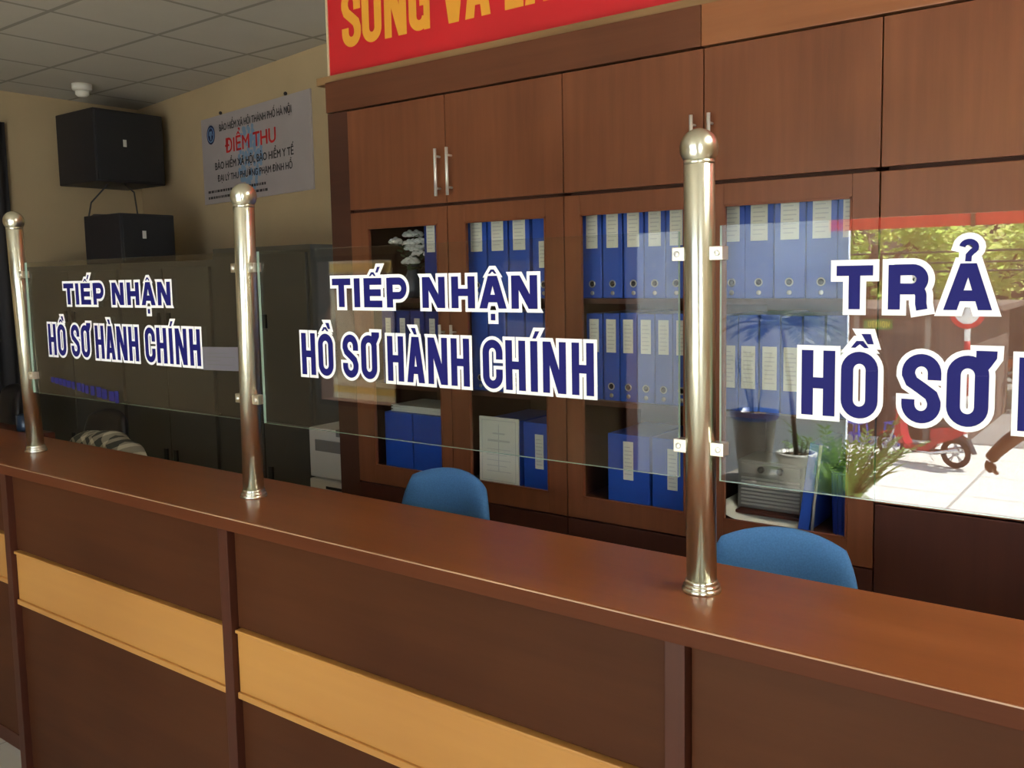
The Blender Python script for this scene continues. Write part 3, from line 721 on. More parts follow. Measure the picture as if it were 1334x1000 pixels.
# flowers
t = thing('flower_vase', 'bunch of white flowers in a dark vase on the top cupboard shelf', 'flower vase', (-1.985, 1.355, SHELF[0] + .001), 0)
MB().lathe([(.028, 0), (.040, .02), (.045, .06), (.030, .10), (.022, .125), (.028, .14)], n=28).build('vase', 'teal', t)
rnd = random.Random(5); fl = MB(); lf = MB(); st = MB()
for k in range(22):
    a = rnd.uniform(0, 2 * PI); r = rnd.uniform(.015, .125); h = rnd.uniform(.12, .275)
    tip = Vector((r * math.cos(a), r * math.sin(a) * .45, h))
    st.tube([(0, 0, .11), (tip.x * .5, tip.y * .5, .12 + h * .35), tip], .0018, 5)
    if k < 15:
        for q in range(8):
            b = 2 * PI * q / 8
            fl.ball(tip + Vector((.018 * math.cos(b), .018 * math.sin(b), .004 - .006 * (q % 2))), .0155, 8, (1, 1, .6))
        fl.ball(tip + Vector((0, 0, .008)), .013, 8)
    for q in range(5):
        b = rnd.uniform(0, 2 * PI); c = tip * rnd.uniform(.5, .95); c.z = .10 + (tip.z - .10) * rnd.uniform(.2, .95)
        dv = Vector((math.cos(b), math.sin(b) * .5, rnd.uniform(-.3, .6))).normalized(); sd = dv.cross(Vector((0, 0, 1))).normalized()
        L_ = rnd.uniform(.03, .06)
        lf.add([c, c + dv * L_ * .5 + sd * .014, c + dv * L_, c + dv * L_ * .5 - sd * .014], [(0, 1, 2, 3)])
st.build('stems', 'leaf_dark', t); fl.build('blossoms', 'petal', t); lf.build('leaves', 'leaf_dark', t)
# fourth glass door
row([-.484, -.392, -.292, -.192, -.105], SHELF[0], [.088, .094, .098, .094, .076], 'top', 'glass door past the steel post', 'binders on the top shelf past the post', lab=(.185, .31))
row([-.495, -.426, -.354, -.284, -.212, -.140], SHELF[1], .069, 'middle', 'glass door past the steel post', 'binders on the middle shelf past the post', lab=(.075, .215), ringz=None, lw=.72)
# white vented appliance on a brown board with paper under it
t = thing('paper_tray', 'curled white paper and brown board under the grey vented appliance, bottom shelf', 'papers', (-.37, 1.262, SHELF[2] + .001), 0)
pv = []
for i in range(15):
    u = i / 14; x = -.155 + .27 * u; y0 = -.036 + .012 * u; z = .003 + .045 * (1 - u) ** 5
    pv += [(x, y0, z), (x, .22, z + .004)]
o = MB().add(pv, [(2 * i, 2 * i + 2, 2 * i + 3, 2 * i + 1) for i in range(14)], True).build('paper', 'paper', t); o.modifiers.new('thick', 'SOLIDIFY').thickness = .002
MB().box(-.105, .115, .022, .25, .020, .031, .002).build('board', 'stile', t)
t = thing('vented_appliance', 'grey louvred appliance standing on a brown board on the bottom cupboard shelf', 'appliance', (-.367, 1.315, SHELF[2] + .0322), 0)
MB().box(-.115, .115, .004, .17, 0, .165, .006).build('housing', 'grey_housing', t)
m = MB()
for k in range(8): m.box(-.10, .10, -.003, .006, .014 + k * .0125, .020 + k * .0125, .001)
m.build('louvre', 'louvre', t)
m = MB().box(-.10, .10, -.001, .006, .120, .155, .002); m.build('control_panel', 'grey_plastic', t)
m = MB()
for x in (-.03, .035): m.lathe([(.011, 0), (.011, .008), (.009, .010)], n=16, mat=Matrix.Translation((x, 0, .138)) @ Matrix.Rotation(PI / 2, 4, 'X'))
m.build('knob', 'dark_plastic', t)
t = thing('blue_folder', 'bright blue folder leaning on the dark ribbed bin, grey strap hanging along it', 'folder', (-.232, 1.245, SHELF[2] + .001), 0)
t.rotation_euler = (0, .13, 0)
MB().box(-.018, .018, 0, .22, 0.004, .29, .003).build('cover', 'binder', t)
MB().tube([(.030, -.004, .005), (.024, -.006, .10), (.022, -.006, .20), (.018, -.004, .29)], .005, 8).build('strap', 'strap', t)
t = thing('ribbed_bin', 'dark navy ribbed bin standing at the end of the bottom cupboard shelf', 'bin', (-.098, 1.31, SHELF[2] + .001), 0)
prof = []
vs2 = [((.055 + (.003 if k % 2 else 0)) * math.cos(2 * PI * k / 40), (.055 + (.003 if k % 2 else 0)) * math.sin(2 * PI * k / 40)) for k in range(40)]
MB().prism(vs2, lambda u, v, d: (u * (1 + d * .6), v * (1 + d * .6), d), 0, .20).build('body', 'binder_dark', t)
MB().tube([(.064 * math.cos(2 * PI * k / 32), .064 * math.sin(2 * PI * k / 32), .20) for k in range(32)], .004, 6, True).build('rim', 'binder_dark', t)

# ------------------------------------------------------------------ banner above the cupboards
t = thing('slogan_banner', 'red banner with golden slogan letters standing above the wooden cupboards', 'banner', (-2.41, 1.30, 2.53), 0)
L = Matrix.Translation((2.41, -1.30, -2.53))
MB().box(-2.405, 2.2, 1.30, 1.315, 2.560, 3.035).xform(L).build('cloth', 'banner', t)
e = MB().box(-2.414, -2.404, 1.293, 1.318, 2.545, 3.035, .002).xform(L).build('side_trim', 'cream', t)
MB().box(-2.414, 2.2, 1.225, 1.318, 2.5275, 2.562, .003).xform(L).build('bottom_batten', 'batten', t)
BW = [('S', -2.316, .118, ''), ('O', -2.190, .117, "^'"), ('N', -2.056, .127, ''), ('G', -1.915, .116, ''), ('V', -1.738, .13, ''), ('A', -1.614, .128, '`'), ('L', -1.417, .088, ''), ('A', -1.322, .128, '`'), ('M', -1.178, .16, ''),
      ('V', -.95, .13, ''), ('I', -.805, .045, ''), ('E', -.742, .095, '^.'), ('C', -.630, .117, '')]
for wd in split_words(BW, .05):
    b = MB(); word(b, wd, 2.687, .245, .0425, .036, 0.0, 1.2985, .05)
    bl = b.xform(L).build('lettering', 'banner_gold', t); bl['label'] = 'golden yellow capital letters'

# ------------------------------------------------------------------ wall sign
sa0, sa1, sz0, sz1 = .152, 1.592, 2.222, 2.817
t = thing('wall_sign', 'silvery notice sign with red heading on the cream wall beside the cupboards', 'sign', tuple(swall((sa0 + sa1) / 2, sz0, .004)), 0)
tl = t.location.copy()
def sg(u, v, off):     # u from the sign's west end, v up, metres
    return swall(sa1 - u, sz0 + v, off) - tl
SW, SH = sa1 - sa0, sz1 - sz0
m = MB(); m.prism([(0, 0), (SW, 0), (SW, SH), (0, SH)], lambda u, v, d: sg(u, v, d), .002, .014); m.build('board', 'sign', t)
def text_mesh(body, u0, u1, v0, v1, off, mat, name, parent):
    cu = bpy.data.curves.new('t', 'FONT'); cu.body = body; cu.size = 1.0; cu.resolution_u = 3
    tmp = bpy.data.objects.new('t', cu); C.objects.link(tmp)
    bpy.context.view_layer.update()
    dg = bpy.context.evaluated_depsgraph_get(); ev = tmp.evaluated_get(dg); me = ev.to_mesh()
    vs = [tuple(v.co) for v in me.vertices]; fs = [tuple(p.vertices) for p in me.polygons]
    ev.to_mesh_clear(); bpy.data.objects.remove(tmp); bpy.data.curves.remove(cu)
    x0 = min(v[0] for v in vs); x1 = max(v[0] for v in vs)
    iv = sorted((min(vs[i][0] for i in f), max(vs[i][0] for i in f), k) for k, f in enumerate(fs))
    groups = []; end = None
    for a, b_, k in iv:
        if end is None or a - end > .13: groups.append([])
        groups[-1].append(k); end = b_ if end is None else max(end, b_)
    s_ = .035 * (v1 - v0); o = None
    for g in groups:
        used = sorted({i for k in g for i in fs[k]}); ix = {i: n for n, i in enumerate(used)}
        b = MB()
        # slightly shifted copies thicken the strokes
        for q, (du, dv) in enumerate(((0, 0), (s_, 0), (2 * s_, 0), (s_, .6 * s_), (s_, -.6 * s_))):
            b.add([sg(u0 + du + (vs[i][0] - x0) / (x1 - x0) * (u1 - u0), v0 + dv + vs[i][1] / .72 * (v1 - v0), off + .0002 * q) for i in used], [tuple(ix[i] for i in fs[k]) for k in g])
        o = b.build(name, mat, parent)
    return o
m = MB(); rnd = random.Random(11)
for k in range(120):
    a = rnd.uniform(0, 2 * PI); r = math.sqrt(rnd.random()); u = SW * .47 + math.cos(a) * r * SW * .115; v = SH * .45 + math.sin(a) * r * SH * .36
    q = .018
    m.add([sg(u + q * math.cos(2 * PI * i / 8), v + q * math.sin(2 * PI * i / 8), .0145 + .00002 * k * .1) for i in range(8)], [tuple(range(8))])
m.build('pale_map', 'sign_pale', t)
text_mesh('BẢO HIỂM XÃ HỘI THÀNH PHỐ HÀ NỘI', SW * .19, SW * .85, SH * .815, SH * .895, .0155, 'sign_black', 'lettering', t)
rl = text_mesh('ĐIỂM THU', SW * .24, SW * .71, SH * .555, SH * .715, .0155, 'sign_red', 'heading', t); rl['label'] = 'red heading'
text_mesh('BẢO HIỂM XÃ HỘI, BẢO HIỂM Y TẾ', SW * .13, SW * .855, SH * .385, SH * .47, .0155, 'sign_black', 'lettering', t)
text_mesh('ĐẠI LÝ THU PHƯỜNG PHẠM ĐÌNH HỔ', SW * .15, SW * .84, SH * .245, SH * .32, .0155, 'sign_black', 'lettering', t)
m = MB(); rnd = random.Random(2)
for v, ue in ((SH * .125, .60), (SH * .055, .62)):
    u = SW * .045
    while u < SW * ue:
        wd = rnd.uniform(.012, .04); q = [(u, v), (u + wd, v), (u + wd, v + .017), (u, v + .017)]
        m.add([sg(a, b_, .0152) for a, b_ in q], [(0, 1, 2, 3)]); u += wd + .008
m.build('small_print', 'sign_black', t)
m = MB(); cu_, cv_ = SW * .10, SH * .80
m.add([sg(cu_ + .062 * math.cos(2 * PI * i / 32), cv_ + .066 * math.sin(2 * PI * i / 32), .0152) for i in range(32)], [tuple(range(32))])
lg = m.build('emblem', 'sign_blue', t)
m = MB()
m.tube([sg(cu_ + .046 * math.cos(2 * PI * i / 28), cv_ + .049 * math.sin(2 * PI * i / 28), .0154) for i in range(28)], .0028, 5, True)
for k in (-1, 0, 1): m.tube([sg(cu_ + .022 * k, cv_ - .005, .0154), sg(cu_ + .012 * k, cv_ + .024, .0154)], .004, 5)
m.tube([sg(cu_, cv_ - .036, .0154), sg(cu_, cv_ + .01, .0154)], .0035, 5)
m.build('emblem_figure', 'sign_pale', lg)
m = MB()
for u in (SW * .20, SW * .80): m.ball(sg(u, SH + .014, .008), .012, 10)
m.build('fixing_screw', 'sign_black', t)

# ------------------------------------------------------------------ grey steel lockers
LXB = [-2.955, -3.80, -4.78, -6.06]; YL = 1.60
LN = ['next to the printer', 'carrying the taped paper', 'in the far corner under the speakers']
LZ = 1.862
for k in range(3):
    x1, x0 = LXB[k], LXB[k + 1]; xm = (x0 + x1) / 2
    t = thing('steel_locker', 'grey steel office locker ' + LN[k], 'locker', (xm, YL, FZ), 0, 'row of grey steel lockers')
    hw = (x1 - x0) / 2 - .003; H = LZ - FZ - (.06 if k else 0)
    MB().box(-hw, hw, .02, .44, 0, H, .004).build('body', 'locker', t)
    for zz0, zz1, hz in ((.08, .985, .70), (1.0, H - .04, 1.545)):
        for s in (-1, 1):
            d = MB().box(min(s * .004, s * (hw - .02)), max(s * .004, s * (hw - .02)), 0, .021, zz0, zz1, .003).build('door', 'locker', t)
            MB().box(s * .052 - .018, s * .052 + .018, -.012, .002, hz - .038, hz + .038, .004).build('handle', 'locker_gap', d)
t = thing('posted_paper', 'white printed notice paper taped on the grey locker door', 'paper', (-3.74, YL - .0025, 1.232), 0)
t.rotation_euler = (0, math.radians(-1.5), 0)
s = MB().box(-.175, .175, -.001, .001, -.068, .068).build('sheet', 'sign', t); s.data.materials[0] = M['paper2'] if 'paper2' in M else flat('notice_paper', rgb(196, 190, 205), 0.7)
m = MB()
for k, wd in enumerate((.20, .26, .12, .24)): m.box(-.13, -.13 + wd, -.0018, -.0008, .03 - k * .022, .033 - k * .022)
m.build('print', 'print', s)

# ------------------------------------------------------------------ speakers, detector, cables
def speaker(name_label, x0, x1, y0, y1, z0, z1):
    xm, ym = (x0 + x1) / 2, (y0 + y1) / 2
    t = thing('loudspeaker', name_label, 'speaker', (xm, ym, z0), 0, 'black loudspeakers')
    hx, hy, h = (x1 - x0) / 2, (y1 - y0) / 2, z1 - z0
    MB().box(-hx, hx - .012, -hy, hy, 0, h, .008).build('cabinet', 'black', t)
    g = MB().box(hx - .014, hx, -hy + .012, hy - .012, .012, h - .012, .006).build('grille', 'grille', t)
    MB().box(hx - .001, hx + .002, -hy * .15 - .02, -hy * .15 + .006, h * .5, h * .5 + .05).build('badge', 'alu', g)
    return t
sp1 = speaker('big black loudspeaker mounted high in the corner under the ceiling', -6.0, -5.47, 1.88, 2.42, 2.395, 2.905)
MB().tube([(-.36, .10, .30), (-.20, .05, .30)], .02, 10).build('wall_bracket', 'black', sp1)
speaker('smaller black loudspeaker standing on the lockers below the big one', -5.24, -4.785, 1.64, 2.03, LZ - .06, 2.125)
t = thing('speaker_cable', 'thin black cable hanging between the two loudspeakers', 'cable', (-5.6, 2.0, 2.2), 0)
MB().tube([(.02, 0.02, .19), (-.10, -.05, .06), (-.02, -.12, -.06), (.20, -.2, -.05), (.40, -.2, -.062)], .006, 6).build('lead', 'cable', t)
MB().tube([(.10, 0.1, .19), (.42, -.02, .10), (.58, -.10, -.062)], .006, 6).build('lead', 'cable', t)
t = thing('smoke_detector', 'round white smoke detector on the tiled ceiling above the big loudspeaker', 'smoke detector', (-5.49, 1.82, CEIL), 0)
MB().lathe([(.066, 0), (.066, -.03), (.058, -.045)], n=32).build('base', 'white_plastic', t)
MB().lathe([(.045, -.045), (.045, -.07), (.030, -.085)], n=32).build('sensor_head', 'white_plastic', t)

# ------------------------------------------------------------------ printer on a stand
t = thing('printer_stand', 'low dark printer stand between the lockers and the cupboards', 'stand', (-2.72, 1.52, FZ), 0)
MB().box(-.20, .22, 0, .42, 0, .65, .006).build('carcass', 'dark_plastic', t)
MB().box(-.19, .21, -.012, .004, .03, .63, .004).build('door', 'dark_plastic', t)
t = thing('printer', 'white office printer with paper tray beside the wooden cupboards', 'printer', (-2.72, 1.52, FZ + .65), 0)
MB().box(-.19, .21, .0, .40, .10, .36, .012).build('body', 'white_plastic', t)
MB().box(-.185, .205, -.008, .38, .004, .094, .008).build('paper_tray', 'white_plastic', t)
MB().box(-.06, .08, -.012, -.006, .05, .064, .002).build('tray_grip', 'dark_plastic', t)
MB().box(-.14, .16, -.004, .004, .24, .30, .003).build('output_slot', 'grey_plastic', t)
p = MB().box(.02, .15, -.004, .05, .325, .362, .003).build('control_panel', 'grey_plastic', t)
MB().box(.05, .075, -.007, .0, .335, .350, .001).build('button', 'dark_plastic', p)

# ------------------------------------------------------------------ chairs
def chair(x, y, rz, label, mat, ztop, w, h, group=None):
    t = thing('office_chair', label, 'chair', (x, y, FZ), rz, group)
    zt = ztop - FZ
    # backrest: rounded pad bent round the sitter
    vs = []; fs = []; NU, NV = 28, 16
    outline = []
    def pad(front):
        b = len(vs)
        for j in range(NV + 1):
            for i in range(NU + 1):
                u = -1 + 2 * i / NU; v = -1 + 2 * j / NV
                # squircle mapping to rounded pad
                uu = u * math.sqrt(max(0, 1 - .36 * v * v)) ; vv = v * math.sqrt(max(0, 1 - .30 * u * u))
                rim = max(abs(u), abs(v)) ** 6
                th = .030 * (1 - rim) + .006
                X = uu * w / 2 * 1.0; Z = zt - h / 2 + vv * h / 2
                Yb = .10 * (X / (w / 2)) ** 2 * .55 + .04 * (vv - 1) * -.3
                vs.append((X, (-Yb if True else Yb) + (th if front else -th), Z))
        for j in range(NV):
            for i in range(NU):
                a = b + j * (NU + 1) + i; q = (a, a + 1, a + NU + 2, a + NU + 1)
                fs.append(q if front else q[::-1])
        return b
    b0 = pad(True); b1 = pad(False)
    ring_i = [i for i in range(NU + 1)] + [j * (NU + 1) + NU for j in range(1, NV + 1)] + [NV * (NU + 1) + i for i in range(NU - 1, -1, -1)] + [j * (NU + 1) for j in range(NV - 1, 0, -1)]
    for k in range(len(ring_i)):
        a, c = ring_i[k], ring_i[(k + 1) % len(ring_i)]
        fs.append((b0 + a, b0 + c, b1 + c, b1 + a))
    MB().add(vs, fs, True).build('backrest', mat, t)
    # seat, column, star base (the seat lies on the counter side)
    seat = []
    MB().box(-w / 2 - .01, w / 2 + .01, -.46, -.03, .45, .52, .03, seg=4).build('seat', mat, t)
    MB().tube([(0, .045, zt - h * .55), (0, .065, zt - h), (0, .03, .47), (0, -.15, .435)], .016, 10).build('back_bar', 'dark_plastic', t)
    MB().lathe([(.03, .09), (.03, .28), (.02, .28), (.02, .45)], (0, -.22, 0), 20).build('gas_column', 'dark_plastic', t)
    for k in range(5):
        a = 2 * PI * k / 5 + .3
        lg = MB().tube([(0, -.22, .10), (.15 * math.cos(a), -.22 + .15 * math.sin(a), .095), (.25 * math.cos(a), -.22 + .25 * math.sin(a), .07)], .018, 8, radii=[.024, .02, .014]).build('base_leg', 'dark_plastic', t)
        c = (.25 * math.cos(a), -.22 + .25 * math.sin(a), .028)
        MB().lathe([(.026, -.010), (.028, 0), (.026, .010)], n=16, mat=Matrix.Translation(c) @ Matrix.Rotation(a, 4, 'Z') @ Matrix.Rotation(PI / 2, 4, 'X')).build('caster', 'dark_plastic', lg)
    return t
chair(-1.297, .80, math.radians(-4), 'blue fabric office chair behind the middle glass screen', 'chair_blue', 1.018, .425, .42, 'blue office chairs')
chair(-.128, .80, math.radians(8), 'blue fabric office chair just past the big steel post', 'chair_blue', .990, .41, .42, 'blue office chairs')
chair(-4.12, 1.14, math.radians(6), 'black office chair behind the plaid jacket, before the lockers', 'chair_black', .975, .38, .42)
chair(-5.20, 1.12, math.radians(-10), 'black office chair at the far end, beyond the slim-looking post', 'chair_black', 1.055, .44, .45)
chair(-3.585, .80, math.radians(4), 'dark office chair wrapped in the plaid jacket', 'chair_black', .905, .40, .36)
# plaid jacket draped over a chair back
vs = []; fs = []; NU, NV = 30, 18
for j in range(NV + 1):
    for i in range(NU + 1):
        u = -1 + 2 * i / NU; s_ = -1 + 2 * j / NV
        zt = .945 - .10 * abs(u) ** 2.6 + .006 * math.sin(u * 9)
        if abs(s_) < .22: y = .070 * s_ / .22; z = zt - .02 * (s_ / .22) ** 2
        else:
            k = (abs(s_) - .22) / .78; y = math.copysign(.070 + .02 * math.sin(k * 2.5) + .006 * math.sin(u * 12 + j), s_); z = zt - .02 - k * (.30 + .03 * math.sin(u * 4))
        vs.append((u * .262, y, z))
for j in range(NV):
    for i in range(NU): a = j * (NU + 1) + i; fs.append((a, a + 1, a + NU + 2, a + NU + 1))
o = MB().add(vs, fs, True).build('plaid_jacket', 'plaid'); o.location = (-3.585, .78, .005); o.rotation_euler = (0, 0, math.radians(4))
o.modifiers.new('thick', 'SOLIDIFY').thickness = .006
tag(o, 'grey and cream plaid jacket draped over a dark chair back', 'jacket')
t = thing('mug', 'dark teal mug on the desk end behind the slim-looking post', 'mug', (-3.16, .225, CT - .008), 0)
MB().lathe([(.034, 0), (.037, .008), (.037, .068), (.034, .068), (.032, .015)], n=28).build('body', 'teal', t)
MB().tube([(.036, 0, .058), (.058, 0, .054), (.058, 0, .026), (.036, 0, .018)], .005, 8).build('grip', 'teal', t)

# ------------------------------------------------------------------ the street side, seen mirrored in the glass
GZ = -1.95
m = MB().box(-6.2, 4.2, -4.6, -3.72, FZ - .5, FZ).box(-6.2, -1.45, -5.6, -4.6, FZ - .5, FZ)
struct('porch_floor', m, 'step')
m = MB()
for k in range(10):
    m.box(-1.45, 4.2, -4.6 - .3 * (k + 1), -4.6 - .3 * k + .001, GZ, FZ - .17 * (k + 1) - .005)
m.box(-6.2, -1.45, -5.7, -5.6, GZ, FZ)
struct('stairs_floor', m, 'step')
struct('pavement', MB().box(-45, 35, -18.6, -4.7, GZ - .2, GZ), 'pavement')
struct('street_road', MB().box(-60, 50, -60, -18.6, GZ - .3, GZ - .12), 'asphalt')
o = MB().box(-3.6, -1.34, -5.45, -5.40, FZ, 2.62, .004).build('porch_wall', 'pier'); o['kind'] = 'structure'
# notice board seen through the side window
t = thing('notice_board', 'tan street notice board with ochre and plum header strips outside the side window', 'notice board', (-5.15, -4.52, FZ), 0)
MB().box(-1.3, .62, -.03, .03, .55, 2.25, .004).build('board', 'tan', t)
MB().box(-1.28, .60, .028, .036, FZ * -1 + 1.735, FZ * -1 + 1.815).build('header_strip', 'ochre', t)
MB().box(-1.28, .60, .028, .036, FZ * -1 + 1.565, FZ * -1 + 1.715).build('header_strip', 'plum', t)
MB().box(-1.28, .60, .028, .036, .66, .72).build('foot_strip', 'ochre', t)
for x in (-1.2, .5): MB().box(x - .03, x + .03, -.06, -.03, 0, 2.25, .004).build('post', 'dark_plastic', t)
# red banner strip across the doorway, unseen canopy slab added to limit incoming sun
o = MB().box(-6.2, 4.2, -4.35, -3.73, 2.70, 2.82).build('added_canopy', 'step'); o['kind'] = 'structure'
t = thing('door_banner', 'narrow red banner strip hung across the top of the shop doorway', 'banner', (0, -3.66, 1.88), 0)
vs = []; n_ = 120
for i in range(n_ + 1):
    x = -.93 + 1.38 * i / n_; yy = .006 * math.sin(i * .35)
    vs += [(x, yy, .165), (x, yy, 0.012)]
MB().add(vs, [(2 * i, 2 * i + 1, 2 * i + 3, 2 * i + 2) for i in range(n_)], True).build('cloth', 'awning', t)
MB().box(-.205, -.185, -.012, .012, .005, .17).build('seam', 'cream', t)
MB().tube([(-2.2, 0, .168), (.45, 0, .168)], .006, 8).build('rod', 'dark_plastic', t)

# plinths and pots on the porch beside the doorway
o = MB().box(-1.86, -1.50, -4.58, -4.22, FZ, .257, .008).build('stone_plinth', 'bench'); tag(o, 'taller grey stone plinth under the tapered pot on the porch', 'plinth')
o = MB().box(-1.49, -1.24, -4.53, -4.27, FZ, .155, .008).build('stone_plinth', 'bench'); tag(o, 'lower grey stone plinth under the white bucket pot on the porch', 'plinth')
def pot(name, label, x, y, z, r0, r1, h, mat, rim):
    t = thing(name, label, 'potted plant', (x, y, z), 0)
    MB().lathe([(r0, 0), (r0 * 1.05, .01), (r0 + (r1 - r0) * .55, h * .45), (r1 * .97, h * .86), (r1, h * .9)], n=36).build('pot', mat, t)
    MB().lathe([(r1 * 1.0, h * .88), (r1 * 1.08, h * .90), (r1 * 1.10, h), (r1 * .92, h), (r1 * .9, h * .93)], n=36).build('pot_rim', rim, t)
    MB().lathe([(r1 * .91, h * .90), (r1 * .91, h * .94)], n=24).build('soil', 'bark', t)
    return t
def frond(mb, base, d, L_, droop, nl, lw, ll, up=.75):
    d = Vector(d).normalized(); pts = []
    p = Vector(base); v = (d + Vector((0, 0, up))).normalized()
    for k in range(9):
        pts.append(p.copy()); p = p + v * (L_ / 8); v = (v - Vector((0, 0, droop / 8))).normalized()
    side0 = d.cross(Vector((0, 0, 1))).normalized()
    for k in range(nl):
        f = .18 + .8 * k / (nl - 1); q = f * 8; i = min(7, int(q)); c = pts[i].lerp(pts[i + 1], q - i); tang = (pts[i + 1] - pts[i]).normalized()
        for s in (-1, 1):
            e = (side0 * s * .8 + tang * .75 + Vector((0, 0, -.12))).normalized(); l = ll * (1 - .55 * abs(f - .45)); w = tang * lw
            mb.add([c, c + e * l * .45 + w, c + e * l, c + e * l * .45 - w], [(0, 1, 2, 3)])
    return pts
t = pot('potted_plant', 'tapered grey pot with a few bare thin stems on the taller plinth', -1.66, -4.40, .257, .10, .150, .46, 'pot_grey', 'pot_blue')
m = MB(); rnd = random.Random(8); lf = MB()
for k in range(9):
    a = rnd.uniform(0, 2 * PI); l = rnd.uniform(.2, .42)
    tip = Vector((math.cos(a) * l * .35, math.sin(a) * l * .35, .43 + l)); m.tube([(.02 * math.cos(a), .02 * math.sin(a), .42), tip * .6 + Vector((0, 0, .16)), tip], .0035, 5)
    for q in range(3):
        b = rnd.uniform(0, 6.28); e = Vector((math.cos(b), math.sin(b), .5)).normalized(); s = e.cross(Vector((0, 0, 1))).normalized() * .008
        lf.add([tip, tip + e * .04 + s, tip + e * .09, tip + e * .04 - s], [(0, 1, 2, 3)])
m.build('stems', 'leaf_dark', t); lf.build('leaves', 'leaf_dark', t)
M['palm'] = flat('palm_dark_green', (0.020, 0.038, 0.016, 1), 0.5)
t = pot('potted_palm', 'feathery palm on a thin trunk in the white bucket pot on the lower plinth', -1.365, -4.40, .155, .095, .122, .30, 'pot_white', 'pot_white')
MB().tube([(0, 0, .28), (-.03, 0, .6), (-.075, .01, .95), (-.10, .01, 1.13)], .014, 8, radii=[.018, .015, .013, .012]).build('trunk', 'bark', t)
lf = MB(); m = MB()
for k in range(17):
    a = 2 * PI * k / 17 + .2; pts = frond(lf, (-.10, .01, 1.12), (math.cos(a), math.sin(a), 0), .36 + .06 * (k % 3), 1.3, 16, .016, .14, .55 + .35 * (k % 2)); m.tube(pts, .0025, 4)
for k in range(9):
    a = 2 * PI * k / 9; b = Vector((.05 * math.cos(a), .05 * math.sin(a), .25)); m.tube([b, b + Vector((.03 * math.cos(a), .03 * math.sin(a), .13))], .003, 4)
m.build('stalks', 'palm', t); lf.build('fronds', 'palm', t)
t = pot('potted_plant', 'low bushy plant with glossy paired leaves at the doorway edge', -1.16, -4.75, FZ - .175, .11, .15, .33, 'pot_white', 'pot_white')
lf = MB(); m = MB(); rnd = random.Random(4)
for k in range(34):
    a = rnd.uniform(0, 2 * PI); pts = frond(lf, (.05 * math.cos(a), .05 * math.sin(a), .30), (math.cos(a), math.sin(a), 0), rnd.uniform(.42, .72), rnd.uniform(.3, 1.2), 12, .019, .085, rnd.uniform(.9, 3.2)); m.tube(pts, .005, 5, radii=[.007 - .0006 * i for i in range(9)])
m.build('stalks', 'leaf_bright', t); lf.build('leaves', 'leaf_bright', t)

